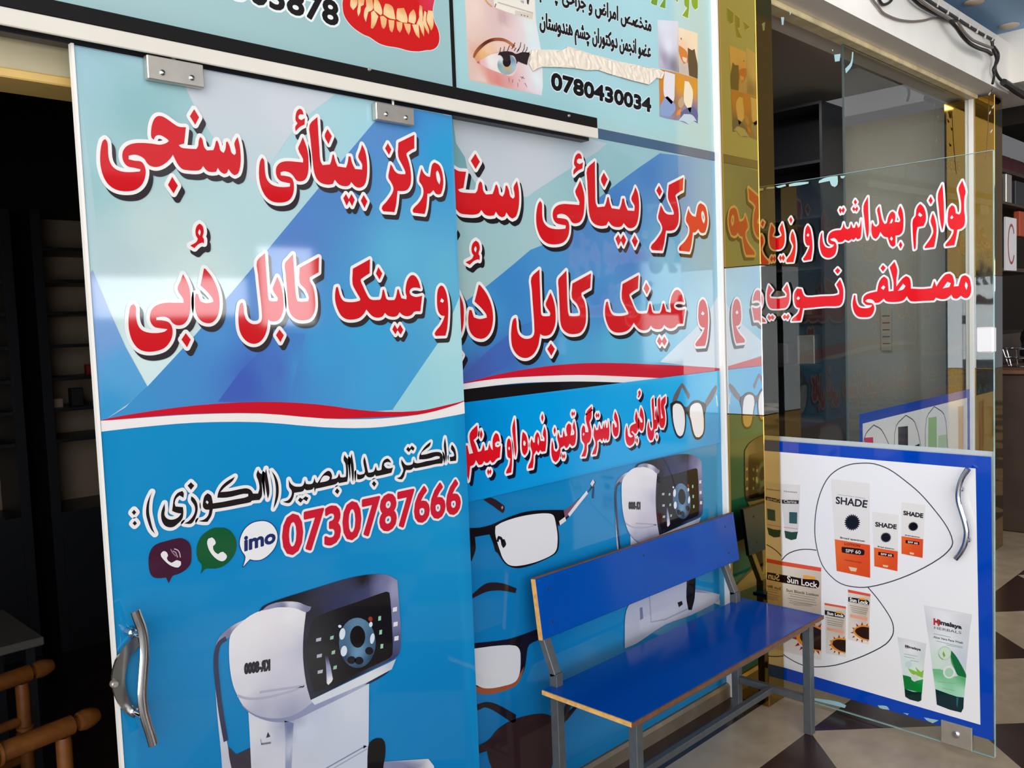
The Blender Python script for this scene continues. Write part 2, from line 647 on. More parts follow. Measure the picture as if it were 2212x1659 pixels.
M['red'] = mat('red_goods', (150, 36, 30), 0.5)
M['orange'] = mat('orange_goods', (170, 70, 34), 0.6)
M['brown'] = mat('brown_cabinet', (62, 45, 34), 0.6, noise=0.15, scale=8)
M['black_bag'] = mat('black_bag', (38, 36, 40), 0.45)

# ------------------------------------------------------------------ setting: floor
YW = 2.03                       # plane of the shop fronts
def floor_material():
    m = bpy.data.materials.new('checker_tiles')
    m.use_nodes = True
    t = m.node_tree; p = t.nodes['Principled BSDF']
    N = t.nodes.new; Lk = t.links.new
    geo = N('ShaderNodeNewGeometry'); sx = N('ShaderNodeSeparateXYZ')
    Lk(geo.outputs['Position'], sx.inputs[0])
    def math_(op, a, b):
        n = N('ShaderNodeMath'); n.operation = op
        for i, q in enumerate((a, b)):
            if q is None: continue
            if isinstance(q, (int, float)): n.inputs[i].default_value = q
            else: Lk(q, n.inputs[i])
        return n.outputs[0]
    X, Y = sx.outputs[0], sx.outputs[1]
    k = 0.91
    s = math_('FLOOR', math_('DIVIDE', math_('SUBTRACT', math_('ADD', X, Y), 4.80), k), None)
    d = math_('FLOOR', math_('DIVIDE', math_('SUBTRACT', math_('SUBTRACT', X, Y), 1.58), k), None)
    par = math_('ABSOLUTE', math_('MODULO', math_('ADD', s, d), 2.0), None)
    dia = math_('LESS_THAN', par, 0.5)
    front = math_('LESS_THAN', Y, 1.612)
    strip = math_('MULTIPLY', math_('GREATER_THAN', Y, 1.872), math_('LESS_THAN', X, 3.45))
    dark = math_('MAXIMUM', math_('MULTIPLY', dia, front), strip)
    n1 = N('ShaderNodeTexNoise'); n1.inputs['Scale'].default_value = 9; n1.inputs['Detail'].default_value = 6
    Lk(geo.outputs['Position'], n1.inputs['Vector'])
    def ramp(c0, c1):
        r = N('ShaderNodeValToRGB')
        r.color_ramp.elements[0].position = .3; r.color_ramp.elements[1].position = .72
        r.color_ramp.elements[0].color = (*lin(c0), 1); r.color_ramp.elements[1].color = (*lin(c1), 1)
        Lk(n1.outputs['Fac'], r.inputs[0]); return r.outputs[0]
    mx = N('ShaderNodeMix'); mx.data_type = 'RGBA'
    Lk(dark, mx.inputs['Factor']); Lk(ramp((168, 148, 122), (188, 168, 142)), mx.inputs['A']); Lk(ramp((44, 26, 24), (62, 40, 36)), mx.inputs['B'])
    Lk(mx.outputs['Result'], p.inputs['Base Color'])
    p.inputs['Roughness'].default_value = 0.24
    return m
b = MB(); b.box(-2.6, -5.2, -0.12, 17, 7.5, 0.0)
tag(b.build('floor', floor_material()), kind='structure')

# shell of the left shop
def struct(name, m, *boxes, mi=None):
    b = MB()
    for q in boxes: b.box(*q)
    return tag(b.build(name, m), kind='structure')
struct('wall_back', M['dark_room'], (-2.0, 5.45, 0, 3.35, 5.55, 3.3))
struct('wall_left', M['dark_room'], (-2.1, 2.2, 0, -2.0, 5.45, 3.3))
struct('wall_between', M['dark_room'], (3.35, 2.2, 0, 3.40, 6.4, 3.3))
struct('wall_front_unseen', M['dark_room'], (-2.1, 2.05, 0, -0.28, 2.2, 2.41))  # out of view, added to keep daylight off the shop interior
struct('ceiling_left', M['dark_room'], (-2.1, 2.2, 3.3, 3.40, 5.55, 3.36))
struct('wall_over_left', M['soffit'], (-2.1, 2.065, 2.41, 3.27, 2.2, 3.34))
# lintel seen above the dark doorway, with its gold lower edge
b = MB(); b.box(-2.0, 2.06, 2.228, 1.70, 2.18, 2.41)
lint = tag(b.build('trim_1', M['cream_wall']), kind='structure')
b = MB(); b.box(-2.0, 2.052, 2.207, 1.70, 2.18, 2.2275, bev=0.003); b.build('edging', M['gold_paint'], lint)
# metal sill under the fixed panel
b = MB(); b.prism([(2.012, 0.0), (2.012, 0.05), (2.022, 0.062), (2.06, 0.062), (2.06, 0.0)], 0, 1.70, 3.27)
tag(b.build('trim_2', mat('sill_metal', (150, 138, 120), 0.35, 0.6, noise=0.15, scale=12)), kind='structure')

# ------------------------------------------------------------------ printed artwork: planes
WALL = Plane((0, YW, 0), (1, 0, 0), (0, -1, 0))
DOOR = Plane((0, 1.98, 0), (1, 0, 0), (0, -1, 0))
RED = (200, 28, 36); WHT = (232, 228, 226); BLK = (30, 26, 28)

T1 = Crop(810, 280, 8.294); T2 = Crop(550, 230, 7.2115); T3 = Crop(200, 230, 6.506)
T4 = Crop(260, 470, 5.35); T5 = Crop(500, 530, 7.2136); T6 = Crop(700, 540, 7.541)
LINE1 = [
 [T1("695,95 695,340 640,365 560,425 555,455 590,560 622,700 638,840 630,970 600,1040 560,1085 480,1105 395,1100 385,1200 370,1340 340,1480 140,1465 110,1420 125,1370 190,1300 250,1220 300,1140 320,1070 310,1010 275,940 230,860 245,740 270,620 300,660 350,750 420,795 530,800 535,765 490,660 405,480 410,235")],
 [T1("220,245 285,360 240,455 170,340")],
 [T1("1060,590 1020,620 1000,680 985,780 975,850 910,830 850,760 825,690 800,780 780,920 830,1000 855,1070 855,1160 830,1230 770,1320 690,1400 665,1450 680,1490 880,1515 905,1420 920,1300 930,1150 980,1145 1035,1085 1080,1150 1130,1165 1175,1150 1205,1050 1215,940 1205,830 1180,720 1140,640"),
  T1("1108,735 1085,770 1090,850 1110,930 1145,985 1162,900 1150,830 1130,770")],
 [T2("685,40 650,75 630,150 630,220 660,265 625,320 630,390 700,320 770,285 775,185 720,215 680,195 675,155 700,125 755,130 740,75 715,45")],
 [T2("970,165 980,350 1000,650 1015,840 1050,915 1165,905 1185,850 1205,755 1225,750 1250,850 1285,935 1415,955 1440,880 1455,780 1485,780 1510,880 1555,975 1665,985 1665,900 1605,790 1640,680 1665,595 1710,690 1740,850 1745,1000 1735,1120 1705,1220 1640,1265 1570,1255 1495,1180 1465,1230 1400,1245 1310,1220 1240,1145 1210,1210 1130,1220 1030,1195 960,1130 920,1030 900,900 880,700 860,500 848,290")],
 [T2("1128,355 1195,465 1143,590 1082,465")],
 [T2("742,480 790,600 825,740 832,900 825,1030 800,1110 760,1155 690,1170 640,1150 590,1080 530,1030 450,1012 395,1030 400,1075 480,1085 560,1110 595,1170 605,1260 595,1350 560,1430 500,1480 400,1500 290,1490 200,1440 130,1350 80,1220 60,1080 62,950 80,850 110,800 140,840 150,950 160,1060 190,1150 260,1220 350,1250 450,1258 540,1250 545,1200 470,1185 390,1160 340,1100 322,1020 335,940 390,880 480,855 600,860 745,875 745,820 670,665 700,580")],
 [T2("1415,1365 1458,1445 1500,1365 1552,1455 1512,1555 1465,1470 1425,1550 1372,1430")],
 [T2("1690,1380 1748,1480 1705,1585 1645,1470")],
 [T3("2030,430 2060,550 2075,700 2070,830 2040,940 1990,970 1950,945 1900,880 1880,935 1840,950 1790,920 1752,865 1730,920 1660,925 1600,905 1545,840 1510,890 1440,905 1350,900 1260,885 1200,830 1150,740 1122,680 1090,730 1030,790 960,835 880,855 800,835 760,800 720,740 660,700 580,680 500,695 500,745 590,765 670,775 715,820 740,900 735,980 710,1060 660,1130 580,1180 480,1195 370,1185 280,1150 200,1080 140,970 105,830 100,690 110,580 135,490 170,460 200,500 210,590 215,690 240,790 300,870 400,915 520,925 660,915 665,885 580,865 490,845 430,780 410,690 430,610 490,550 580,520 700,515 830,525 940,540 1020,520 1065,490 1040,460 940,405 880,420 855,470 820,440 815,350 830,250 870,165 930,135 1010,160 1110,230 1200,285 1305,295 1280,525 1205,545 1240,580 1340,595 1450,600 1475,560 1485,480 1505,430 1535,460 1560,570 1600,620 1690,615 1710,560 1725,490 1745,480 1770,540 1790,620 1835,655 1860,600 1870,500 1890,495 1920,560 1945,650 1985,685 2005,660 2000,600 1985,520")],
 [T3("1420,40 1490,155 1435,260 1360,140")],
 [T3("1112,990 1192,1115 1132,1225 1052,1105")],
]
LINE2 = [
 [T4("910,70 880,95 862,150 868,210 890,245 870,285 800,325 850,355 895,310 940,290 960,300 960,250 945,225 958,170 945,100"), T4("908,135 922,165 912,210 893,175")],
 [T4("975,590 1040,670 1095,770 1130,880 1142,1000 1130,1100 1100,1170 1050,1215 990,1220 930,1195 880,1130 858,1040 855,950 865,880 890,885 920,970 990,990 1068,975 1062,940 1000,860 920,785 940,690 960,590")],
 [T4("718,655 760,730 795,830 805,950 800,1080 770,1180 720,1235 650,1245 600,1220 560,1170 500,1145 410,1155 410,1185 490,1190 560,1215 595,1280 595,1360 565,1440 500,1510 400,1545 300,1550 210,1520 140,1440 100,1330 88,1210 95,1100 115,1020 150,1000 175,1040 175,1120 190,1220 230,1290 300,1325 400,1335 500,1320 540,1290 460,1280 390,1265 345,1210 335,1140 360,1060 420,1010 520,985 640,985 725,985 720,940 655,830 690,730")],
 [T4("750,1335 808,1410 765,1500 700,1410")],
 [T5("1355,185 1350,420 1210,500 1215,560 1260,640 1285,740 1297,870 1295,980 1270,1070 1220,1140 1150,1165 1050,1165 970,1130 910,1060 880,960 870,850 850,600 835,430 825,285 885,210 950,140 965,350 980,600 1000,800 1020,870 1100,880 1190,870 1195,800 1140,680 1055,580 1055,350")],
 [T5("515,120 525,300 540,500 555,700 570,840 600,870 705,870 712,820 635,690 665,590 705,490 750,590 785,720 803,880 800,1000 770,1100 730,1160 670,1185 600,1180 565,1155 555,1230 540,1330 500,1430 440,1500 360,1535 270,1520 190,1460 130,1360 105,1240 100,1100 110,980 130,910 165,890 180,960 190,1060 220,1150 280,1210 350,1230 430,1210 465,1150 465,1050 450,880 425,650 405,450 390,250")],
 [T5("740,1310 808,1400 755,1510 685,1400")],
 [T6("740,150 735,380 595,475 590,510 630,600 680,710 730,790 790,815 905,810 925,770 945,650 965,645 985,720 1005,790 1040,815 1135,815 1160,770 1185,645 1205,640 1225,710 1250,785 1330,805 1335,760 1318,680 1325,580 1350,490 1395,425 1440,410 1490,440 1535,520 1565,630 1500,615 1430,620 1390,660 1390,710 1430,750 1500,765 1590,745 1575,870 1560,1000 1465,1005 1420,1055 1350,1080 1280,1065 1220,1015 1180,1075 1110,1090 1030,1070 983,1025 940,1085 860,1105 780,1080 720,1020 680,970 640,1040 560,1110 450,1135 350,1125 270,1070 210,960 175,840 170,720 185,610 215,600 235,680 260,760 310,830 400,850 500,845 575,825 580,795 520,690 455,550 460,305")],
 [T6("875,280 940,385 895,485 835,385")],
 [T6("1140,1215 1185,1290 1230,1215 1280,1300 1240,1380 1187,1310 1155,1375 1102,1295")],
 [T6("1890,580 1855,620 1835,700 1830,820 1835,920 1855,1010 1900,1065 1955,1075 1930,1150 1880,1240 1820,1310 1790,1365 1810,1400 1970,1395 1995,1290 2010,1130 2015,960 2005,820 1985,710 1950,620 1920,585"), T6("1905,785 1945,825 1925,860 1880,840")],
]
D1 = Crop(800, 930, 9.219); D2 = Crop(600, 960, 9.217); D3 = Crop(260, 1000, 6.144)
DOCTOR = [
 [D1("1615,280 1660,340 1690,430 1700,530 1695,600 1580,612 1565,525 1640,515 1660,490 1640,430 1595,370 1600,310")],
 [D1("1475,140 1490,230 1505,380 1510,530 1495,640 1485,560 1470,450 1452,290")],
 [D1("1195,225 1175,300 1090,370 1010,440 1000,485 1100,470 1200,440 1300,425 1380,435 1425,490 1440,560 1420,655 1300,665 1150,700 1000,730 880,750 850,735 800,780 700,785 680,830 660,910 620,970 560,965 515,945 580,920 630,840 645,780 620,700 605,650 608,570 640,620 690,680 750,690 820,670 840,640 850,570 870,640 940,650 1100,610 1250,585 1370,555 1370,515 1300,510 1180,550 1080,570 960,575 965,500 1000,430 1060,340 1130,270")],
 [D1("740,320 770,360 815,300 870,350 845,405 800,370 755,430 703,375")],
 [D2("2173,278 2213,303 2248,363 2173,348 2113,373 2103,413 2143,463 2203,478 2283,458 2253,563 2093,603 1943,633 1925,600 1890,640 1820,655 1770,640 1735,600 1700,660 1620,695 1570,690 1562,560 1580,590 1640,600 1710,580 1725,530 1700,400 1693,320 1713,240 1740,330 1770,480 1790,560 1850,555 1905,530 1940,430 1960,510 2000,520 2055,500 2060,420 2080,350 2120,300")],
 [D2("1905,725 1950,780 1910,845 1862,780")],
 [D2("1460,180 1475,260 1500,420 1505,580 1490,740 1475,700 1450,480 1432,310")],
 [D2("1318,200 1345,250 1395,305 1385,400 1390,560 1385,660 1370,740 1210,770 1190,745 1140,790 1000,825 850,860 745,880 725,955 710,850 680,890 600,910 545,905 525,880 490,930 400,950 320,960 295,1060 260,1130 215,1165 150,1160 90,1140 190,1110 250,1040 270,960 260,910 215,840 210,700 250,780 320,830 400,840 470,830 510,780 530,700 550,780 600,790 670,780 700,740 720,665 745,750 780,765 830,690 890,600 950,545 1000,525 1040,545 1070,620 1060,690 1130,680 1180,650 1210,570 1235,650 1290,655 1345,640 1350,520 1335,380 1298,300"), D2("920,620 990,625 1025,650 1010,700 940,735 830,755 850,700 880,650")],
 [D2("1170,870 1218,925 1180,990 1125,935")],
 [D2("430,1055 480,1085 540,1030 600,1060 565,1130 500,1090 445,1160 390,1110")],
 [D3("2000,105 2050,170 2085,260 2095,370 2085,460 2055,550 2025,605 2040,520 2055,420 2055,310 2035,200")],
 [D3("1927,75 1945,180 1965,300 1970,400 1950,475 1935,400 1915,280 1905,180")],
 [D3("1820,90 1840,130 1880,150 1870,230 1875,350 1870,440 1840,490 1740,500 1720,520 1600,545 1450,575 1300,600 1220,610 1200,700 1150,780 1090,780 1030,770 1110,745 1160,690 1175,620 1120,615 1090,580 1090,520 1110,440 1150,400 1195,430 1215,500 1220,535 1350,515 1500,485 1640,460 1690,440 1690,410 1620,410 1480,445 1380,460 1280,460 1290,400 1330,320 1400,250 1515,180 1480,240 1380,320 1320,385 1440,375 1560,350 1660,335 1720,355 1755,405 1820,405 1840,330 1825,240 1798,160"), D3("1125,520 1140,495 1165,520 1150,545")],
 [D3("935,440 975,470 1010,530 1020,610 1000,700 960,780 920,808 840,800 900,770 960,700 985,630 975,560 930,490")],
 [D3("930,255 975,300 930,355 885,300")],
 [D3("815,370 835,400 830,460 780,430 735,470 715,530 725,575 825,585 830,660 815,740 760,800 690,850 610,845 560,800 535,720 540,640 580,535 585,620 580,690 620,740 690,750 760,720 800,670 740,660 680,635 690,560 705,470 750,400")],
 [D3("415,385 390,460 375,560 375,660 395,760 420,860 455,940 400,880 360,780 335,670 345,550 375,460")],
 [D3("175,620 205,655 175,690 145,655")], [D3("185,765 215,800 185,830 155,800")],
]
A1 = Crop(1000, 880, 9.76); A2 = Crop(1180, 850, 8.193)
PASHTO = [
 [A1("265,370 275,590 190,690 240,800 285,935 345,915 375,850 395,770 420,850 425,910 490,890 525,750 555,850 595,900 590,700 620,590 660,535 710,570 740,690 745,720 690,715 640,760 650,820 700,835 765,800 745,1050 680,1080 620,1150 580,1165 540,1110 500,1160 450,1170 410,1130 370,1195 300,1210 240,1110 200,1200 120,1240 105,1400 85,1540 20,1300 20,800 60,800 100,980 180,960 120,740 115,540")],
 [A1("350,470 380,570 350,665 320,570")],
 [A1("500,1295 522,1340 545,1295 570,1350 540,1420 522,1370 505,1430 475,1355")],
 [A1("1055,215 1070,400 1085,700 1095,900 1075,1050 1055,950 1025,650 1005,430")],
 [A1("935,645 905,690 890,800 895,930 910,1040 965,1080 940,1220 895,1310 875,1370 885,1395 985,1370 1000,1200 1000,980 990,800 965,690"), A1("938,820 958,860 940,905 918,860")],
 [A1("1230,510 1290,570 1325,690 1335,820 1320,940 1270,1010 1225,960 1205,850 1205,700 1215,570"), A1("1255,690 1290,740 1275,810 1240,790 1240,730")],
 [A1("1685,395 1715,500 1725,650 1720,800 1705,920 1630,935 1595,895 1560,960 1515,905 1480,970 1460,1000 1455,1150 1440,1270 1340,1290 1345,1230 1400,1110 1425,980 1420,910 1385,800 1410,650 1450,740 1480,735 1490,600 1530,520 1570,560 1600,700 1680,710 1685,650 1650,570"), A1("1550,610 1570,700 1560,800 1540,740")],
 [A1("1640,130 1665,220 1642,305 1615,215")],
 [A2("465,480 490,600 500,720 490,850 470,910 430,930 385,885 350,950 320,965 290,920 225,965 220,1060 190,1160 140,1215 95,1180 65,1080 60,950 75,820 95,900 110,1000 150,1030 190,980 195,900 165,780 185,680 210,780 260,770 275,640 310,760 345,740 325,650 335,570 370,525 410,560 415,640 400,740 460,730 470,680 440,600")],
 [A2("430,310 450,350 465,310 480,350 462,400 450,365 435,410 415,360")],
 [A2("120,590 140,650 120,720 100,650")],
 [A2("265,1065 282,1100 298,1060 310,1105 290,1160 278,1120 265,1160 245,1100")],
 [A2("775,310 770,430 735,500 745,560 765,650 765,760 740,850 695,890 690,1010 665,1110 590,1115 620,1050 645,970 645,890 605,830 595,720 600,620 625,560 655,590 665,680 715,685 715,630 680,510 680,390"), A2("635,690 650,715 630,750 615,720")],
 [A2("775,225 775,275 690,360 690,315")],
 [A2("1070,470 1085,580 1090,700 1075,810 1050,835 1030,790 1010,840 985,785 960,845 925,800 875,840 875,950 850,1070 780,1080 800,1020 840,920 840,850 810,740 825,570 850,650 890,640 910,530 935,625 965,620 985,520 1000,610 1020,500 1035,610 1060,600")],
 [A2("862,340 880,380 895,335 912,385 895,430 880,395 865,435 845,385")],
 [A2("1190,310 1225,390 1250,510 1255,640 1235,740 1195,770 1160,720 1145,620 1150,520 1175,540 1190,600 1220,590 1215,530 1170,430")],
 [A2("1645,235 1680,310 1700,430 1700,560 1680,650 1655,665 1620,620 1610,520 1620,450 1640,510 1675,510 1670,460 1625,380")],
 [A2("1562,300 1590,400 1595,520 1590,650 1560,710 1530,700 1500,660 1475,680 1500,700 1530,740 1535,820 1510,890 1450,930 1400,890 1375,780 1375,650 1395,560 1410,650 1425,750 1470,780 1510,750 1470,730 1450,680 1460,590 1500,550 1560,525 1540,440")],
 [A2("1580,775 1597,830 1580,890 1563,830")],
 [A2("1625,-60 1600,-30 1605,20 1590,60 1610,75 1635,30 1645,-20")],
 [A2("2085,40 2085,160 2055,220 2070,320 2080,420 2075,530 2045,610 2000,605 1970,530 1960,380 1945,120 1985,50 1995,250 2005,440 2040,430 2010,330 2005,130")],
 [A2("1870,60 1880,250 1890,460 1915,460 1895,380 1915,260 1940,400 1945,520 1930,620 1885,640 1880,730 1855,820 1815,835 1780,780 1760,660 1765,560 1785,480 1800,600 1830,660 1860,620 1855,420 1835,120")],
 [A2("1930,715 1945,760 1930,815 1912,765")],
]
G1 = Crop(1660, 380, 8.296); G2 = Crop(1880, 360, 7.539); G3 = Crop(1660, 540, 4.809)
GLASS_TEXT = [
 [G1("435,985 470,1080 490,1220 485,1370 450,1545 330,1550 325,1510 400,1400 445,1280 440,1230 400,1140 410,1040")],
 [G1("405,735 435,795 405,855 372,780")],
 [G1("250,840 280,960 295,1100 285,1220 250,1290 190,1320 20,1325 20,1100 160,1110 235,1075 235,1040 200,950")],
 [G1("215,1420 240,1460 265,1410 298,1470 270,1530 242,1480 222,1530 190,1470")],
 [G1("705,880 745,930 775,1050 790,1200 790,1330 765,1500 640,1520 620,1490 680,1400 730,1290 740,1250 690,1245 660,1180 655,1050 670,940"), G1("710,1025 735,1060 715,1090 685,1070")],
 [G1("1350,840 1375,930 1420,955 1460,930 1480,850 1510,930 1550,930 1575,850 1610,930 1640,900 1660,770 1670,900 1665,1020 1650,1110 1600,1140 1570,1105 1530,1150 1490,1130 1440,1170 1370,1140 1330,1180 1250,1190 1220,1140 1180,1110 1110,1130 1130,1160 1190,1180 1220,1230 1220,1320 1190,1410 1120,1460 1040,1465 970,1420 930,1310 920,1180 940,1050 965,1010 970,1130 1000,1240 1060,1290 1140,1280 1180,1230 1120,1225 1075,1180 1075,1090 1110,1020 1190,980 1300,970 1330,920")],
 [G1("1285,570 1315,610 1345,560 1372,610 1340,670 1315,630 1295,680 1262,615")],
 [G1("1555,420 1590,470 1560,520 1530,470")],
 [G1("1530,550 1555,590 1590,545 1612,590 1580,645 1555,605 1535,640 1502,590")],
 [G1("1785,370 1790,600 1800,850 1800,1010 1775,1130 1750,1020 1725,800 1705,540")],
 [G2("150,640 170,760 200,880 235,935 270,915 290,830 330,750 365,730 400,760 410,830 400,900 470,905 490,870 455,760 465,700 490,635 525,720 540,840 540,960 525,1060 480,1110 410,1125 410,1280 370,1310 325,1270 285,1150 230,1140 190,1100 165,1060 130,1140 90,1180 45,1150 20,1060 20,960 35,900 60,960 100,980 140,940 145,900 130,800 112,700"), G2("355,840 370,870 350,920 315,925 335,880"), G2("345,1135 370,1170 350,1210 320,1175")],
 [G2("495,1220 525,1275 495,1335 465,1275")],
 [G2("815,605 870,660 905,770 905,880 870,965 770,985 750,1100 740,1330 715,1350 700,1200 690,1000 695,870 740,800 750,710 780,640"), G2("800,745 850,790 820,820 778,790")],
 [G2("1020,755 1055,850 1080,1000 1070,1150 1040,1310 890,1330 890,1300 970,1190 1025,1080 1020,1000 985,900 1000,810")],
 [G2("985,485 1020,555 985,615 950,550")],
 [G2("1175,280 1190,450 1200,700 1200,900 1175,1040 1145,920 1120,700 1103,450")],
 [G2("1500,225 1555,410 1535,500 1530,700 1545,850 1530,960 1480,1010 1420,1025 1400,1150 1370,1280 1230,1300 1225,1270 1300,1180 1350,1090 1360,1030 1300,1000 1265,920 1265,800 1280,690 1330,625 1375,660 1395,760 1450,780 1475,740 1480,600 1460,470 1440,350"), G2("1330,790 1355,825 1330,855 1300,835")],
 [G3("2045,262 2085,290 2105,370 2105,440 2080,490 2040,500 2000,475 1960,505 1920,500 1900,465 1850,505 1790,510 1740,495 1720,525 1600,530 1490,535 1460,515 1440,480 1400,525 1330,540 1260,540 1220,530 1200,505 1150,545 1110,550 1085,520 1040,510 1005,530 1030,545 1080,555 1100,590 1095,640 1060,690 1000,700 930,690 890,640 875,560 890,470 905,470 910,530 940,590 1000,605 1060,595 1080,570 1020,570 985,540 990,490 1030,455 1130,430 1145,350 1170,300 1200,275 1235,300 1245,370 1250,430 1300,425 1300,330 1275,230 1260,180 1310,120 1340,210 1330,300 1330,380 1390,300 1430,270 1465,290 1480,350 1480,400 1600,405 1700,395 1725,320 1745,380 1790,310 1840,255 1885,245 1915,270 1930,340 1925,380 1975,375 1990,320 2010,275"), G3("1195,365 1215,385 1195,415 1170,395"), G3("1400,350 1425,375 1400,410 1345,425"), G3("1860,330 1895,345 1880,385 1810,400"), G3("2050,330 2070,360 2060,415 2040,370")],
 [G3("1190,155 1220,185 1190,225 1165,190")],
 [G3("745,305 770,370 780,440 770,540 735,580 600,585 390,605 360,605 350,670 335,735 240,740 250,715 310,660 330,605 290,590 270,540 270,450 300,400 345,405 370,470 410,490 550,480 680,475 735,460 735,420 705,360 720,340"), G3("310,480 330,500 310,520 292,505")],
 [G3("720,185 748,215 720,250 692,215")],
 [G3("195,350 215,420 220,500 205,570 170,605 10,612 10,515 130,500 185,490 190,455 155,410")],
 [G3("170,670 188,690 205,665 222,690 200,725 185,705 165,720 148,695")],
]

# the eye-test machine printed on both posters, read off the door poster
AR = Crop(440, 1220, 3.78)
def machine(sh, f, lay, bottom=True):
    """f maps photo pixels of the door poster to sheet coordinates"""
    q = lambda t, s_=True: f(AR(t, s_))
    e = lambda *a, **k: f(ell(*a, **k)/AR.k+AR.o)
    px = dict(px=False)
    def pt(x, y): return f(np.array([[x, y]])/AR.k+AR.o)[0]
    def cp(*c): return [(*pt(x, y), col) for x, y, col in c]
    if bottom:
        sh.grad([q("345,440 240,490 150,560 100,640 80,760 90,950 105,1200 135,1500 150,1700 235,1700 205,1540 160,1300 125,1080 104,900 97,760 115,670 170,610 260,560")], cp((300, 460, (190, 192, 205)), (90, 800, (200, 202, 212)), (120, 1250, (200, 202, 214)), (180, 1650, (190, 192, 205)), (200, 560, (120, 122, 150))), lay, **px)
        sh.line(q("180,600 125,640 103,705 96,800 107,950 130,1150 162,1350 188,1480 212,1560", True)[:-6], 0.012, (58, 60, 84), lay+1, **px)
        sh.poly([q("195,1480 260,1545 320,1520 400,1480 400,1700 232,1700 205,1570")], (62, 56, 66), lay+1, **px)
        sh.grad([q("360,1190 372,1400 386,1700 1340,1700 1343,1300 1346,955 880,1100 700,1230", False)], cp((420, 1350, (214, 214, 222)), (600, 1600, (205, 206, 216)), (420, 1650, (200, 200, 210)), (800, 1350, (198, 207, 224)), (1250, 1100, (206, 212, 226)), (1200, 1600, (196, 205, 220)), (700, 1290, (150, 156, 182))), lay+2, **px)
        sh.grad([q("655,1270 730,1290 722,1450 712,1700 660,1700 662,1450", False)], cp((690, 1300, (112, 122, 158)), (690, 1650, (140, 150, 178)), (725, 1500, (185, 192, 210))), lay+3, step=.01, **px)
        sh.line(q("985,1665 1320,1475", False), 0.004, (130, 140, 165), lay+3, **px)
        sh.line(q("1040,1668 1330,1500", False), 0.004, (160, 168, 190), lay+3, **px)
        sh.line(q("465,1462 545,1450", False), 0.005, (120, 120, 132), lay+3, **px)
        sh.line(q("460,1420 468,1462", False), 0.003, (160, 160, 170), lay+3, **px)
        sh.poly([q("520,1362 540,1400 505,1412 512,1385", False)], (60, 60, 70), lay+3, **px)
        sh.poly([q("1300,1470 1330,1480 1300,1500", False)], (40, 70, 110), lay+3, **px)
        sh.grad([q("300,1140 380,1215 500,1268 620,1284 720,1272 900,1190 1335,975 1340,955 880,1090", True)], cp((350, 1160, (130, 134, 158)), (600, 1270, (136, 140, 168)), (900, 1170, (140, 148, 180)), (1300, 970, (165, 172, 198))), lay+3, **px)
        sh.grad([q("1470,1605 1830,1582 1875,1640 1880,1700 1450,1700", False)], cp((1600, 1620, (128, 134, 166)), (1850, 1640, (215, 216, 222)), (1700, 1690, (120, 124, 155))), lay+2, **px)
        sh.poly([q("1330,1700 1335,1500 1350,1450 1400,1415 1450,1415 1475,1450 1477,1560 1462,1640 1470,1700", True)], (24, 22, 26), lay+4, **px)
    sh.grad([q("470,370 380,410 280,490 215,570 202,680 210,850 235,980 268,1060 320,1150 420,1222 560,1252 700,1235 800,1185 895,1110 870,1060 835,950 810,750 812,550 830,385 720,345 600,345")],
            cp((520, 420, (226, 222, 226)), (700, 400, (228, 226, 228)), (400, 520, (228, 225, 228)), (260, 600, (226, 224, 228)), (650, 560, (218, 214, 222)), (300, 800, (222, 220, 226)), (600, 800, (205, 202, 214)), (330, 1000, (214, 212, 220)), (700, 950, (196, 195, 210)), (450, 1180, (172, 174, 194)), (700, 1180, (158, 160, 184)), (780, 700, (186, 186, 204))), lay+4, **px)
    sh.line(q("270,1065 330,1085 400,1092 500,1082 620,1055 740,1020 815,985"), 0.006, (170, 170, 190), lay+5, **px)
    sh.text('KR-8000', [pt(330, 806), pt(533, 772), pt(533, 858), pt(330, 888)], (44, 42, 48), lay+4, px=False, bold=0.002, flip=True)
    sh.grad([q("445,382 480,335 600,285 800,222 1000,160 1200,102 1380,75 1500,82 1575,125 1588,300 1602,500 1602,670 1580,740 1480,800 1350,862 1100,985 868,1102 830,960 806,760 810,560 832,380 830,335 720,305 600,310")],
            cp((700, 270, (22, 20, 24)), (1300, 110, (26, 24, 26)), (900, 400, (30, 28, 36)), (1100, 350, (46, 52, 88)), (1300, 250, (56, 62, 100)), (1450, 170, (110, 112, 150)), (1550, 200, (150, 150, 182)), (1560, 450, (120, 124, 160)), (1575, 640, (78, 84, 124)), (1530, 770, (56, 60, 92)), (860, 700, (24, 22, 30)), (1100, 900, (22, 20, 26)), (1000, 380, (40, 44, 74)), (1200, 820, (22, 20, 26))), lay+5, step=.02, **px)
    sh.poly([q("890,450 990,390 1250,300 1480,218 1510,225 1520,300 1532,500 1535,720 1500,765 1250,880 1000,1000 900,1040 860,900 842,700 860,520")], (24, 22, 27), lay+6, **px)
    sh.grad([q("868,1102 1100,990 1350,870 1500,800 1565,765 1530,850 1345,950 900,1142", False)], cp((950, 1090, (206, 214, 224)), (1400, 880, (220, 222, 226)), (1530, 800, (190, 195, 210))), lay+6, **px)
    sh.poly([q("1310,975 1520,850 1500,880 1420,932 1350,968", False)], (40, 44, 70), lay+3, **px)
    sh.grad([q("470,372 520,330 620,300 760,302 832,330 872,340 860,370 826,385 740,352 600,345 520,362")], cp((540, 345, (140, 142, 172)), (700, 310, (206, 206, 218)), (850, 350, (120, 122, 150)), (640, 345, (110, 112, 146))), lay+7, step=.01, **px)
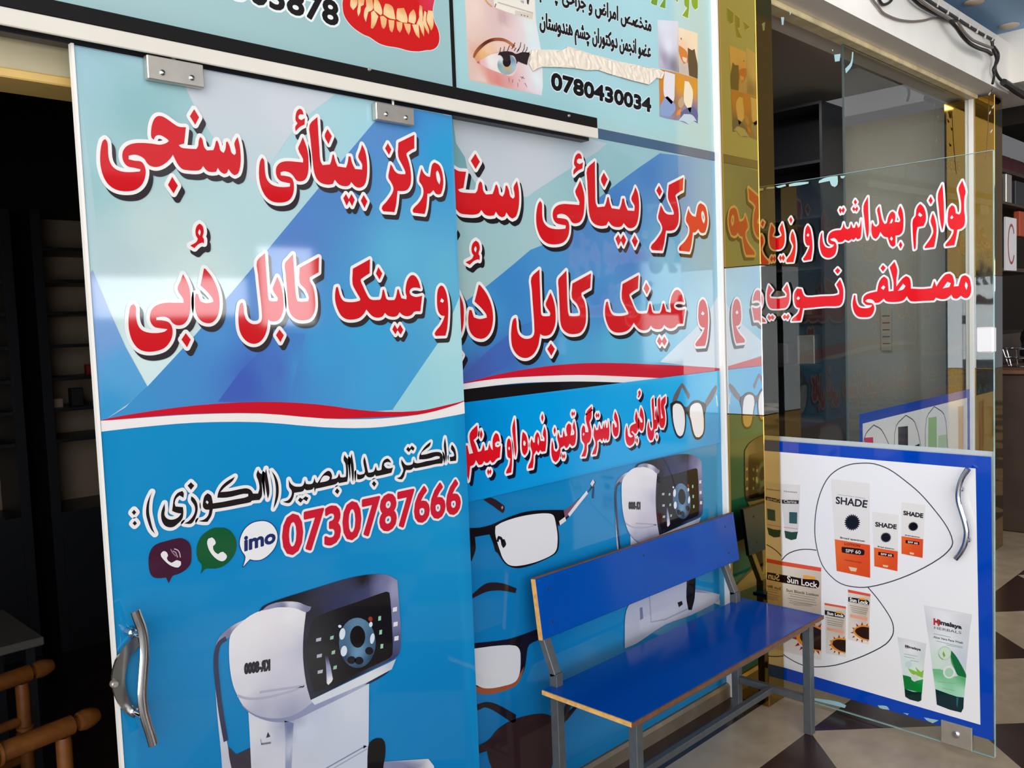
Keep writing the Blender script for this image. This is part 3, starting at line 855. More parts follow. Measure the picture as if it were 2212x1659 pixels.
    sh.grad([e(1248, 635, 150, 205)], cp((1248, 500, (96, 132, 160)), (1120, 560, (70, 104, 136)), (1390, 600, (60, 92, 124)), (1250, 720, (104, 150, 182)), (1250, 830, (50, 74, 104)), (1140, 760, (40, 60, 90)), (1380, 760, (44, 62, 92))), lay+7, step=.012, **px)
    for a, b_, c_ in ((1200, 775, 36), (1262, 780, 36), (1345, 700, 34)):
        sh.poly([e(a, b_, c_, 32, 14)], (24, 24, 32), lay+8, **px)
    sh.poly([e(1250, 585, 62, 90)], (24, 20, 22), lay+8, **px)
    for a, b_, r1, r2 in ((1125, 562, 24, 48), (1370, 600, 18, 44), (1138, 702, 26, 44), (1358, 485, 14, 22), (1105, 500, 14, 12)):
        sh.poly([e(a, b_, r1, r2, 14, 0.15)], (214, 226, 236), lay+8, **px)
    sh.poly([e(1355, 440, 18, 20, 12)], (150, 56, 40), lay+8, **px)
    for k, (a, b_) in enumerate(((932, 608), (938, 740), (945, 870))):
        sh.poly([q("%d,%d %d,%d %d,%d %d,%d" % (a-20, b_-8, a+22, b_-18, a+18, b_+10, a-22, b_+18), False)], (176, 176, 190), lay+8, **px)
    for a, b_ in ((1040, 592), (1052, 712), (1066, 835)):
        sh.poly([q("%d,%d %d,%d %d,%d %d,%d" % (a-12, b_-10, a+16, b_-18, a+12, b_+12, a-16, b_+18), False)], (150, 190, 162), lay+8, **px)
    for a, b_ in ((1430, 435), (1438, 548), (1448, 662)):
        sh.poly([q("%d,%d %d,%d %d,%d %d,%d" % (a-10, b_-16, a+12, b_-20, a+10, b_+16, a-12, b_+20), False)], (150, 206, 170), lay+8, **px)
    for a, b_ in ((1555, 362), (1560, 482), (1567, 598)):
        sh.poly([q("%d,%d %d,%d %d,%d %d,%d" % (a-17, b_-14, a+18, b_-22, a+16, b_+14, a-18, b_+22), False)], (226, 222, 226), lay+8, **px)
    sh.grad([q("985,740 1005,740 1030,830 1048,930 1040,950 1012,978 998,965 995,870", False)], cp((995, 750, (40, 44, 70)), (1010, 850, (150, 156, 190)), (1025, 950, (226, 224, 228))), lay+8, step=.01, **px)

def affine(pairs, A, B):
    """least-squares map from sheet A's pixels to sheet B's plane coordinates"""
    a = A.px([p[0] for p in pairs]); b_ = B.px([p[1] for p in pairs])
    G = np.concatenate([a, np.ones((len(a), 1))], 1)
    X, *_ = np.linalg.lstsq(G, b_, rcond=None)
    return lambda pts: np.concatenate([A.px(pts), np.ones((len(pts), 1))], 1)@X
one = lambda c, t: c(t, False)[0]

# ------------------------------------------------------------------ sliding glass door with its poster
door = tag(empty('door_1', (1.23, 1.985, 0.0)), 'sliding glass door covered by a blue poster with red Dari lettering', 'door', None, 'structure')
DX0, DX1 = 0.704, 1.762
b = MB(); b.box(DX0, 1.981, 0.02, DX1, 1.991, 2.277, bev=0.001); b.build('glass_panel', mat('film_backed_glass', (205, 214, 216), 0.08), door)
b = MB(); b.box(DX0-.006, 1.977, 0.02, DX0, 1.993, 2.279); b.build('edge_strip', M['white_trim'], door)
sh = Sheet(DOOR, 0.0004)
def border(x0, z0, x1, z1, r=0.0):
    if r == 0: return np.array([[x0, z0], [x1, z0], [x1, z1], [x0, z1]])
    a = np.linspace(0, math.pi/2, 6)
    return np.array([[x0, z0], [x1, z0]]+[[x1-r+r*math.cos(t), z1-r+r*math.sin(t)] for t in a]+[[x0, z1]])
full = border(DX0+.001, 0.022, DX1-.001, 2.275, 0.035)
mp = lambda L: DOOR.px(L)
def clipx(sheet_poly, x0=DX0+.0012, x1=DX1-.0012, z1=2.274):
    p = sheet_poly.copy(); p[:, 0] = np.clip(p[:, 0], x0, x1); p[:, 1] = np.minimum(p[:, 1], z1); return p
# lower field
g = lambda *c: [(*mp([(x, y)])[0], col) for x, y, col in c]
sh.grad([full], g((230, 1000, (26, 136, 190)), (960, 1000, (24, 146, 200)), (600, 1200, (16, 132, 194)), (280, 1600, (16, 122, 182)), (950, 1600, (14, 126, 190)), (150, 120, (26, 136, 190)), (950, 300, (26, 136, 190))), 0, step=.08, px=False)
# upper field: soft teal, grey and blue facets
wave_top = smooth(P("205,909 300,897 420,880 560,870 680,874 800,889 900,888 960,878 1010,868"), False)
up = np.concatenate([wave_top, P("1010,200 150,60")])
L = [clipx(mp(up))]
sh.grad(L, g((170, 140, (150, 188, 200)), (300, 240, (134, 178, 182)), (200, 400, (150, 190, 194)), (330, 500, (186, 206, 204)), (560, 470, (176, 206, 210)), (420, 600, (196, 216, 214)), (250, 560, (176, 198, 202)), (850, 420, (150, 200, 214)), (700, 640, (150, 200, 215)), (330, 760, (206, 226, 226)), (940, 700, (160, 206, 216))), 1, step=.04, px=False)
sh.grad([clipx(mp(P("395,100 400,188 425,240 456,290 500,345 547,398 590,345 624,294 670,245 723,203 760,150")))], g((500, 200, (190, 198, 204)), (620, 240, (196, 202, 208)), (547, 360, (184, 200, 206))), 2, step=.03, px=False)
# blue band running down from the upper right
sh.grad([clipx(mp(P("806,266 700,392 583,533 500,632 420,725 318,835 270,880 225,908 420,880 560,870 680,874 800,889 850,885 960,720 1010,650 1010,200 860,215")))],
        g((830, 280, (86, 134, 192)), (720, 400, (82, 128, 188)), (640, 520, (86, 126, 190)), (900, 260, (66, 140, 202)), (950, 330, (44, 150, 200)), (960, 600, (96, 172, 204)), (860, 560, (92, 170, 204)), (560, 640, (84, 132, 196)), (460, 720, (78, 140, 200)), (360, 840, (70, 138, 196)), (700, 760, (64, 150, 204)), (800, 700, (62, 158, 206)), (600, 780, (74, 120, 190)), (540, 800, (70, 106, 184)), (820, 840, (66, 156, 206)), (300, 880, (64, 142, 196))), 3, step=.03, px=False)
sh.grad([clipx(mp(P("520,800 470,868 560,870 620,872 640,800 660,720 600,720")))], g((520, 830, (66, 92, 176)), (600, 800, (74, 110, 184)), (645, 800, (72, 140, 200))), 4, step=.02, px=False)
sh.grad([clipx(mp(P("1010,640 960,720 905,800 848,884 900,888 960,878 1010,868")))], g((980, 700, (170, 212, 218)), (900, 850, (150, 204, 214)), (990, 850, (160, 208, 216))), 4, step=.03, px=False)
# left blue triangle under the pale facet
sh.grad([clipx(mp(P("150,590 199,583 235,670 271,750 318,835 280,870 225,908 150,916")))], g((200, 620, (140, 162, 208)), (215, 720, (118, 156, 208)), (260, 800, (86, 158, 208)), (230, 880, (60, 148, 200))), 4, step=.02, px=False)
# red and white wave
sh.poly([clipx(mp(np.concatenate([smooth(P("205,909 300,892 420,876 560,868 680,873 800,888 900,888 960,876 1010,864"), False), smooth(P("1010,868 940,890 880,898 800,902 700,904 560,893 420,894 300,902 205,912"), False)])))], (196, 26, 44), 5, px=False)
sh.poly([clipx(mp(np.concatenate([smooth(P("205,910 300,903 420,895 560,893 700,904 800,905 880,899 940,888 1010,866"), False), smooth(P("1010,892 950,903 880,915 800,924 700,923 560,912 420,913 300,923 205,934"), False)])))], (234, 228, 226), 6, px=False)
for grp in LINE1+LINE2:
    sh.letters(grp, RED, 8, WHT, 0.0082, (52, 48, 52), (0.008, -0.0125))
for grp in DOCTOR:
    sh.letters(grp, (34, 28, 30), 8, (230, 228, 230), 0.0078)
sh.text('0730787666', [(611, 1117), (992, 1036), (992, 1106), (611, 1200)], (198, 30, 52), 9, bold=0.0042, edge=(230, 226, 228), edge_w=0.0105)
IC = Crop(300, 1120, 6.9125)
sh.poly([IC("1200,135 1300,145 1400,230 1450,350 1440,480 1370,610 1270,700 1150,745 1050,745 980,755 915,830 935,700 880,620 855,500 870,380 930,260 1030,180 1110,140")], (24, 86, 50), 8)
sh.poly([IC("1085,280 1120,310 1140,360 1125,390 1100,410 1105,460 1140,510 1180,530 1210,505 1250,495 1300,540 1305,580 1270,625 1220,635 1150,600 1080,530 1030,440 1012,350 1030,300")], (228, 226, 226), 9)
sh.poly([IC("620,290 700,320 750,370 775,440 780,560 770,660 720,740 640,800 560,835 500,855 440,965 400,880 300,890 220,880 170,830 145,740 138,620 150,530 190,440 260,380 400,335 520,305")], (66, 30, 52), 8)
sh.poly([IC("375,485 410,505 430,550 410,590 430,630 480,660 520,640 560,620 620,640 620,690 580,730 530,725 450,690 380,630 330,570 318,530 345,495")], (226, 222, 224), 9)
for t, c_ in (("520,450 570,470 600,510 612,580", (200, 180, 194)), ("500,482 545,505 572,580", (176, 150, 168)), ("470,455 490,500 545,560", (150, 120, 140))):
    sh.line(IC(t, True, False), 0.0022, c_, 9)
imo = IC("1790,40 1900,45 1990,100 2050,200 2060,300 2020,430 1930,540 1820,610 1720,620 1650,605 1550,715 1585,570 1530,480 1500,370 1520,260 1580,150 1680,70")
sh.letters([imo], (230, 230, 232), 8, (36, 56, 120), 0.0022)
sh.text('imo', [p/IC.k+IC.o for p in P("1575,275 2022,170 2022,352 1575,480")], (34, 44, 100), 9, bold=0.0022)
machine(sh, mp, 8)
sh.build('poster', M['print'], door)
# roller clamps
for x0, x1, zb, zt in ((0.849, 0.980, 2.226, 2.279), (1.468, 1.599, 2.221, 2.268)):
    b = MB(); b.box(x0, 1.956, zb, x1, 1.9755, zt, bev=0.002)
    cl = b.build('roller_clamp', M['steel'], door)
    for t in (0.25, 0.77):
        xx = x0+(x1-x0)*t
        b = MB(); b.lathe((xx, 1.957, zb+.018), (xx, 1.952, zb+.018), [(0, .0065), (.6, .0065), (1, .004)], 12); b.build('bolt', M['chrome'], cl)
    b = MB(); b.cyl(((x0+x1)/2, 1.966, zt-.004), ((x0+x1)/2, 1.966, zt+.022), 0.0045, 10); b.build('hanger_pin', M['steel'], cl)
# curved handle with its lock crescent
def at_y(x, y, Y): 
    d = RGT*(x-W/2)/FPX-UPV*(y-H/2)/FPX+FWD
    return Vector(CAM+d*((Y-CAM[1])/d[1]))
HN = Crop(0, 1100, 2.967)
hp = [at_y(x, y, 1.925) for x, y in HN("868,650 885,700 908,760 922,830 928,920 922,1020 915,1120 912,1200 922,1290 942,1370 965,1440 985,1510", True, False)]
b = MB(); b.tube(hp, 0.01, 12, 0, (0.011, 0.006, (1, 0, 0))); hd = b.build('handle', M['chrome'], door)
for k in (int(len(hp)*.24), int(len(hp)*.75)):
    p = hp[k]
    b = MB(); b.lathe(p+Vector((-.006, 0, 0)), (p[0]-.012, 1.979, p[2]), [(0, .006), (.55, .006), (.6, .010), (1, .010)], 14); b.build('standoff', M['chrome'], hd)
cres = [at_y(x, y, 1.974) for x, y in HN("868,800 820,845 775,900 735,970 712,1060 715,1140 742,1220 790,1295 850,1335 870,1300 820,1210 797,1130 795,1060 810,990 835,930 885,870", True)]
b = MB()
n = len(cres)
b.add([(p[0], 1.974, p[2]) for p in cres]+[(p[0], 1.966, p[2]) for p in cres], [tuple(range(n)), tuple(range(2*n-1, n-1, -1))]+[(i, (i+1) % n, n+(i+1) % n, n+i) for i in range(n)])
cp_ = b.build('lock_plate', mat('satin_metal', (150, 148, 146), 0.2, 0.9, noise=.1, scale=12), door)
lk = at_y(*(HN(np.array([[728, 1115]]), False)[0]), 1.966)
b = MB(); b.lathe(lk, lk+Vector((0, -.012, 0)), [(0, .009), (.7, .009), (1, .006)], 14); b.build('lock_cylinder', M['steel'], cp_)

# ------------------------------------------------------------------ track above the door
trk = tag(empty('door_track', (1.0, 1.97, 2.28)), 'long white sliding-door track with black strip along its top', 'track')
b = MB(); b.box(-1.2, 1.950, 2.281, 2.405, 1.958, 2.3165, bev=0.002); b.box(-1.2, 1.958, 2.3085, 2.405, 2.028, 2.3165); b.build('cover', M['white_metal'], trk)
b = MB(); b.box(-1.2, 1.952, 2.3170, 2.405, 2.028, 2.352, bev=0.002); b.build('top_strip', M['black'], trk)
b = MB(); b.box(-1.2, 1.993, 2.281, 2.405, 2.028, 2.308); b.build('channel', M['shelf_dark'], trk)
for px_, py_ in ((798, 150), (1229, 250)):
    q = at_y(px_, py_, 1.951)
    b = MB(); b.lathe((q[0], 1.952, q[2]), (q[0], 1.947, q[2]), [(0, .005), (1, .0035)], 10); b.build('screw', M['steel'], trk)

# ------------------------------------------------------------------ fixed glass panel, its poster and the banner stuck over it
win = tag(empty('window_1', (2.5, 2.04, 0.06)), kind='structure')
b = MB(); b.box(1.70, 2.033, 0.062, 3.272, 2.043, 2.35); b.build('glass_panel', mat('backed_glass', (190, 200, 205), 0.1), win)
PX0, PX1, PZ1 = 1.70, 3.266, 2.306
sh = Sheet(WALL, 0.0004)
wp = lambda L: WALL.px(L)
def clw(p, x0=PX0+.0005, x1=PX1, z1=PZ1, z0=.064):
    p = p.copy(); p[:, 0] = np.clip(p[:, 0], x0, x1); p[:, 1] = np.clip(p[:, 1], z0, z1); return p
gw = lambda *c: [(*wp([(x, y)])[0], col) for x, y, col in c]
sh.grad([border(PX0, .064, PX1, PZ1)], gw((1020, 1150, (20, 120, 180)), (1100, 1300, (14, 118, 180)), (1300, 1100, (22, 132, 190)), (1530, 1030, (44, 142, 184)), (1100, 1600, (12, 108, 170)), (1500, 1350, (24, 130, 188)), (1200, 900, (10, 130, 190))), 0, step=.1, px=False)
wv = smooth(P("960,835 1001.6,827.7 1079,808 1177,791.6 1249,785 1322,784 1430,788 1502,792 1565,795"), False)
sh.grad([clw(wp(np.concatenate([wv, P("1570,330 1292,270 940,180")])))],
        gw((1000, 330, (112, 160, 166)), (1020, 480, (150, 186, 190)), (1150, 500, (160, 190, 192)), (1120, 440, (150, 188, 194)), (1350, 370, (140, 182, 188)), (1300, 400, (136, 178, 186)), (1010, 600, (158, 188, 188)), (1300, 330, (146, 186, 192)), (1400, 340, (150, 188, 196))), 1, step=.05, px=False)
sh.grad([clw(wp(P("975,240 985,310 1004,340 1010,370 1030,400 1060,425 1100,425 1140,425 1152,415 1230,365 1270,340 1290,328 1310,310 1240,270 1000,215")))], gw((1050, 300, (184, 192, 200)), (1150, 360, (190, 196, 202)), (1250, 320, (176, 190, 200)), (1100, 410, (186, 196, 202))), 2, step=.04, px=False)
sh.grad([clw(wp(np.concatenate([P("1425,331 1380,362 1335,395 1290,430 1240,470 1175,528 1145,540 1110,570 1055,615 1000,655 960,690"), P("960,835"), wv[1:], P("1570,660 1575,330 1500,320")])))],
        gw((1400, 370, (74, 124, 184)), (1330, 430, (66, 122, 184)), (1450, 420, (96, 136, 184)), (1540, 420, (128, 168, 190)), (1530, 560, (140, 178, 192)), (1440, 560, (120, 180, 204)), (1360, 570, (78, 128, 190)), (1250, 500, (76, 126, 186)), (1190, 560, (70, 140, 194)), (1100, 620, (58, 128, 190)), (1060, 680, (66, 142, 196)), (1150, 720, (62, 132, 194)), (1100, 770, (62, 104, 176)), (1030, 800, (66, 96, 170)), (1010, 720, (60, 140, 190)), (1300, 660, (70, 130, 194)), (1330, 740, (84, 172, 208)), (1420, 700, (110, 186, 214)), (1420, 770, (88, 174, 208)), (1500, 690, (150, 198, 216)), (1240, 760, (72, 158, 202)), (1540, 640, (150, 196, 212))), 3, step=.04, px=False)
sh.grad([clw(wp(P("960,830 1010,800 1060,752 1120,705 1160,690 1150,740 1100,790 1040,818 1000,828")))], gw((1020, 810, (70, 92, 166)), (1090, 750, (66, 100, 176)), (1150, 720, (64, 122, 188))), 4, step=.03, px=False)
sh.grad([clw(wp(P("1575,640 1520,690 1490,720 1460,748 1425,782 1502,792 1575,795")))], gw((1540, 700, (196, 208, 218)), (1470, 770, (190, 208, 220)), (1530, 770, (200, 212, 220))), 4, step=.04, px=False)
S5 = Crop(960, 750, 2.765)
sh.poly([clw(wp(S5("0,240 115,215 330,160 600,115 800,98 1000,95 1300,105 1500,115 1650,125 1650,136 1300,185 1100,177 800,167 500,177 300,192 115,222 0,250", True)))], (196, 26, 48), 5, px=False)
sh.poly([clw(wp(S5("0,244 115,218 300,190 500,176 800,166 1100,176 1310,186 1180,208 1000,214 800,208 600,208 400,218 115,254 0,280", True)))], (230, 224, 224), 6, px=False)
sh.poly([clw(wp(S5("0,275 115,252 400,222 700,206 900,206 1080,212 1000,260 115,350 0,360", True)))], (24, 22, 24), 7, px=False)
C1 = Crop(985, 500, 5.72); C2 = Crop(1270, 560, 6.637); C3 = Crop(985, 310, 6.637); C4 = Crop(1270, 310, 6.637)
f1 = affine([(one(a, s_), one(c_, t)) for a, s_, c_, t in ((T1, "695,95", C4, "1365,475"), (T1, "665,1450", C4, "1300,1520"), (T1, "110,1420", C4, "895,1500"), (T1, "1145,985", C4, "1660,1145"), (T2, "970,165", C4, "85,250"), (T2, "1665,595", C4, "665,640"), (T2, "1705,1585", C4, "665,1490"), (T2, "630,390", C3, "1670,460"), (T2, "400,1500", C3, "1400,1440"), (T2, "110,800", C3, "1200,835"), (T3, "2030,430", C3, "880,540"), (T3, "1420,40", C3, "272,145"), (T3, "1990,970", C3, "820,1065"))], DOOR, WALL)
f2 = affine([(one(a, s_), one(c_, t)) for a, s_, c_, t in ((T6, "1790,1365", C2, "1535,1225"), (T6, "1890,580", C2, "1640,575"), (T6, "740,150", C2, "720,215"), (T6, "205,600", C2, "260,600"), (T6, "1560,1000", C2, "1355,935"), (T6, "895,485", C2, "825,505"), (T5, "1355,185", C1, "1655,510"), (T5, "515,120", C1, "1022,475"), (T5, "360,1535", C1, "860,1560"), (T5, "755,1510", C1, "1170,1535"), (T4, "975,590", C1, "293,660"), (T4, "910,70", C1, "250,125"), (T4, "990,1220", C1, "290,1325"))], DOOR, WALL)
for f_, lines in ((f1, LINE1), (f2, LINE2)):
    for grp in lines:
        g2 = [f_(L_) for L_ in grp]
        if min(L_[:, 0].max() for L_ in g2) < 1.79: continue
        g2 = [np.stack([np.maximum(L_[:, 0], PX0+.02), L_[:, 1]], 1) for L_ in g2]
        sh.letters(g2, (202, 26, 32), 8, WHT, 0.0100, (34, 30, 34), (0.011, -0.014), px=False)
# printed spectacles
E1 = Crop(1000, 1030, 7.213)
sh.poly([E1("310,355 440,325 640,450 645,500 632,545 610,565 470,460")], (44, 30, 40), 8)
sh.poly([E1("60,798 100,795 250,790 420,750 540,700 700,630 900,560 1100,525 1300,515 1550,515 1600,640 1480,740 1470,770 1490,900 1490,1050 1470,1150 1420,1210 1250,1300 1050,1380 880,1420 760,1410 650,1350 570,1240 530,1180 500,1160 470,1050 410,895 180,935 190,1050 190,1140 130,1310 60,1310")], (20, 17, 24), 8)
sh.poly([E1("1550,515 1640,480 1800,340 1950,220 2030,50 2062,80 2005,180 1900,290 1700,550 1610,660 1480,772 1490,720 1590,645 1560,640")], (34, 28, 40), 8)
sh.poly([E1("1560,512 1640,480 1800,345 1930,245 1930,260 1720,510 1640,600 1580,635", True)], (118, 82, 100), 9)
sh.line(E1("1640,600 1780,420 1930,235", False), 0.014, (222, 216, 220), 10)
sh.line(E1("1497,722 1592,652", False), 0.016, (222, 216, 220), 10)
sh.line(E1("2030,60 1990,130", False), 0.016, (214, 206, 214), 10)
sh.line(E1("2030,150 2018,335", False), 0.009, (24, 44, 92), 9)
sh.poly([E1("500,770 600,710 800,640 1000,595 1200,570 1320,570 1390,590 1420,640 1445,760 1465,900 1465,1030 1450,1130 1400,1200 1250,1280 1080,1340 900,1380 760,1385 680,1350 610,1260 570,1150 530,1030 495,880")], (222, 221, 226), 9)
sh.line(E1("530,1010 545,940 590,965 605,1040 625,1085 650,1050 628,990 600,1000", True, False), 0.010, (26, 24, 30), 10)
sh.poly([E1("590,470 610,450 618,475 600,510")], (190, 150, 150), 9)
E2 = Crop(960, 1100, 2.633)
sh.poly([E2("120,505 160,480 200,445 240,420 290,416 340,424 408,450 402,476 320,462 250,466 200,485 160,506 120,530")], (40, 30, 36), 8)
sh.poly([E2("120,765 175,760 350,740 450,710 530,680 600,660 610,700 545,738 480,770 465,830 455,900 430,960 400,1000 330,1030 240,1050 190,1042 120,1000")], (24, 18, 26), 8)
sh.poly([E2("150,1000 190,1010 250,1018 330,1005 395,980 430,930 452,890 430,962 400,1004 330,1034 245,1052 190,1045 150,1030")], (150, 78, 50), 9)
sh.poly([E2("120,795 178,790 300,775 400,775 425,800 430,860 425,930 400,980 330,1005 250,1018 200,1010 120,960")], (208, 210, 216), 10)
sh.poly([E2("120,1130 190,1108 240,1095 300,1110 405,1168 402,1208 385,1215 290,1152 230,1126 190,1142 120,1160")], (30, 24, 30), 8)
sh.poly([E2("120,1372 195,1340 250,1310 300,1250 380,1200 470,1172 560,1162 612,1178 628,1230 632,1350 612,1450 580,1540 300,1540 255,1440 240,1375 120,1410")], (48, 32, 34), 8)
sh.poly([E2("684,1170 745,1112 760,1118 690,1205")], (26, 22, 28), 8)
# eye-test machine on this poster
pm = Crop(1300, 960, 6.911)
pr = [(one(AR, s_), one(pm, t)) for s_, t in (("1555,362", "1455,562"), ("868,1095", "840,1345"), ("205,680", "293,690"), ("1250,585", "1183,775"), ("1540,95", "1440,200"), ("1567,598", "1465,868"), ("932,608", "900,740"), ("945,870", "910,1080"), ("96,800", "200,780"), ("500,335", "540,310"), ("1560,765", "1480,1090"))]
fm = affine(pr, DOOR, WALL)
machine(sh, lambda q: clw(fm(q), x1=3.262), 8)
sh.poly([E2("1020,700 1022,620 1035,560 1060,530 1170,490 1370,400 1380,560 1400,575 1420,470 1560,482 1556,520 1400,600 1250,655 1090,760 1020,790")], (176, 181, 199), 20)
sh.poly([E2("1375,385 1422,375 1418,500 1402,570 1382,572 1370,500")], (22, 20, 26), 21)
sh.poly([E2("1105,560 1120,555 1125,620 1108,630")], (110, 116, 145), 21)
sh.poly([E2("1320,530 1345,520 1350,540 1328,556")], (30, 28, 34), 21)
sh.line(E2("1160,490 1170,640 1250,625 1390,560", False), 0.006, (140, 146, 172), 21)
post2 = sh.build('poster', M['print'])
tag(post2, 'wide blue poster on the fixed glass behind the bench, with red Dari lettering', 'poster')

# grey-blue strip between sign and poster
b = MB(); b.box(1.70, 2.0285, 2.3075, 3.266, 2.0325, 2.342); tag(b.build('trim_3', mat('slate_strip', (70, 96, 124), 0.15, noise=.1, scale=3)), kind='structure')

# banner
sh = Sheet(WALL, 0.0068)
bn = [P("940,877 1001.6,869 1551,800.6 1553,956 1014,1083 940,1100")]
sh.grad(bn, [(1010, 960, (0, 134, 204)), (1200, 900, (0, 152, 220)), (1400, 900, (0, 158, 222)), (1540, 840, (70, 184, 226)), (1540, 930, (10, 150, 208)), (1440, 840, (20, 170, 228))], 0, step=.04)
for grp in PASHTO:
    sh.letters(grp, (216, 18, 34), 1, (238, 232, 234), 0.0075, (16, 14, 40), (0.012, -0.012))
GL = Crop(1420, 800, 10.369)
l1 = GL("380,730 470,750 530,820 565,920 580,1050 580,1200 560,1350 520,1450 470,1475 420,1440 370,1330 330,1180 310,1030 300,900 310,790")
l2 = GL("830,720 900,725 950,790 980,900 1000,1050 1005,1200 1000,1330 970,1430 900,1495 830,1490 790,1420 750,1270 720,1110 685,1000 680,900 710,800 770,740")
sh.poly([GL("295,700 340,560 430,400 510,285 550,300 640,450 695,540 682,630 650,640 610,540 520,375 480,480 430,620 395,700")], (96, 90, 96), 1)
sh.poly([GL("1035,720 1100,590 1190,430 1280,325 1305,380 1260,520 1200,650 1120,760 1050,860")], (104, 94, 100), 1)
sh.line(GL("1288,560 1315,800", False), 0.010, (200, 214, 226), 1)
for l_ in (l1, l2): sh.letters([l_], (236, 233, 233), 2, (40, 38, 44), 0.010)
sh.poly([GL("250,750 330,695 430,700 520,750 580,810 620,828 680,780 760,708 860,680 960,700 1045,740 1058,850 1030,980 1010,1070 1000,1030 985,900 950,790 900,735 830,728 770,750 712,805 690,900 690,990 700,1100 640,1000 615,960 590,1090 582,1000 562,910 525,820 468,755 380,738 318,790 305,900 308,1020 290,1060 260,900")], (34, 30, 34), 5)
ban = sh.build('banner', M['banner'])
tag(ban, 'narrow bright-blue banner with small red Pashto lettering and spectacles at its right end', 'banner')
# ------------------------------------------------------------------ upper signs
def slab(x0, x1, z0, z1, name, label):
    o = tag(empty(name, ((x0+x1)/2, YW, z0)), label, 'sign')
    b = MB(); b.box(x0, YW+.001, z0, x1, YW+.03, z1); b.build('board', M['white_trim'], o)
    return o
sl = slab(-1.0, 1.8135, 2.345, 3.30, 'sign_board', 'pale teal sign with a phone number and a picture of dentures')
sh = Sheet(WALL, 0.0002)
sh.grad([border(-1.0, 2.345, 1.8135, 3.30)], [(.3, 2.5, (160, 190, 193)), (1.7, 2.45, (150, 184, 187)), (1.0, 3.2, (162, 192, 195))], 0, step=.2, px=False)
sh.text('303878', [(500, -60), (729, 6), (729, 56), (500, -7)], (22, 18, 18), 1, bold=0.0032, edge=(226, 232, 232), edge_w=0.009)
DT = Crop(720, 0, 9.217)
sh.letters([DT("195,-20 180,120 210,300 300,450 430,580 600,690 720,740 900,860 1060,915 1280,950 1500,1010 1700,1025 1850,1000 1950,995 2050,940 2100,840 2105,700 2070,560 2010,430 1975,200 2010,0 2030,-250 1900,-480 1500,-560 1000,-520 600,-420 320,-220")], (198, 26, 26), 1, (214, 214, 214), 0.0025)
sh.grad([DT("1640,-20 1700,60 1720,130 1800,200 1900,215 1965,200 2000,0 2010,-250 1700,-300")], [(one(DT, "1800,60")[0], one(DT, "1800,60")[1], (206, 46, 66)), (one(DT, "1980,-100")[0], one(DT, "1980,-100")[1], (200, 60, 90)), (one(DT, "1660,-100")[0], one(DT, "1660,-100")[1], (198, 26, 26))], 4, step=.02)
for i, t in enumerate(("330,110 350,-60 470,-60 470,100 390,205", "480,-60 620,-60 600,100 540,130 530,250 490,330 470,220 490,100", "630,-60 760,-60 790,150 760,210 690,240 640,440 600,320 620,180 650,130",
        "1090,395 1210,410 1200,550 1165,650 1120,600", "745,250 800,210 870,300 890,330 830,500 780,575 740,560 750,400", "810,-60 880,0 940,120 970,260 940,310 860,250 800,190",
        "925,330 990,320 1060,380 1040,520 1000,580 960,540", "1030,75 1110,90 1180,150 1220,320 1230,390 1120,370 990,290 1000,160", "1250,430 1370,450 1360,570 1320,655 1270,590",
        "1270,170 1400,160 1450,280 1475,400 1460,460 1350,440 1250,380 1255,250", "1395,465 1530,480 1530,600 1495,700 1440,600", "1560,490 1690,490 1700,620 1710,770 1640,700",
        "1590,185 1630,260 1640,400 1610,480 1490,440 1510,280", "1650,480 1690,380 1720,300 1770,400 1800,560 1800,730 1750,640 1700,500", "1710,100 1760,130 1775,330 1770,420 1730,440 1700,320",
        "1780,420 1810,215 1850,250 1840,420 1900,600 1895,690 1820,560", "1850,400 1880,210 1970,220 1990,440 1975,560 1940,610 1900,520")):
    L_ = DT(t); cx, cy = L_.mean(0); y0, y1 = L_[:, 1].min(), L_[:, 1].max()
    low = cy > 40 and i not in (5, 7, 9, 12)
    ca, cb = ((226, 178, 120), (226, 150, 110)) if i in (3, 6, 8, 10) else ((234, 200, 150), (214, 160, 96))
    sh.grad([L_], [(cx, y0+3, (216, 150, 90) if not low else ca), (cx-2, cy, ca), (cx, y1-3, ca if not low else cb)], 5+(i % 3), step=.012)
sh.build('face', M['sign'], sl)
# black seam between the two signs
b = MB(); b.box(1.8136, YW-.003, 2.36, 1.8265, YW+.03, 3.30); tag(b.build('trim_4', M['black']), kind='structure')

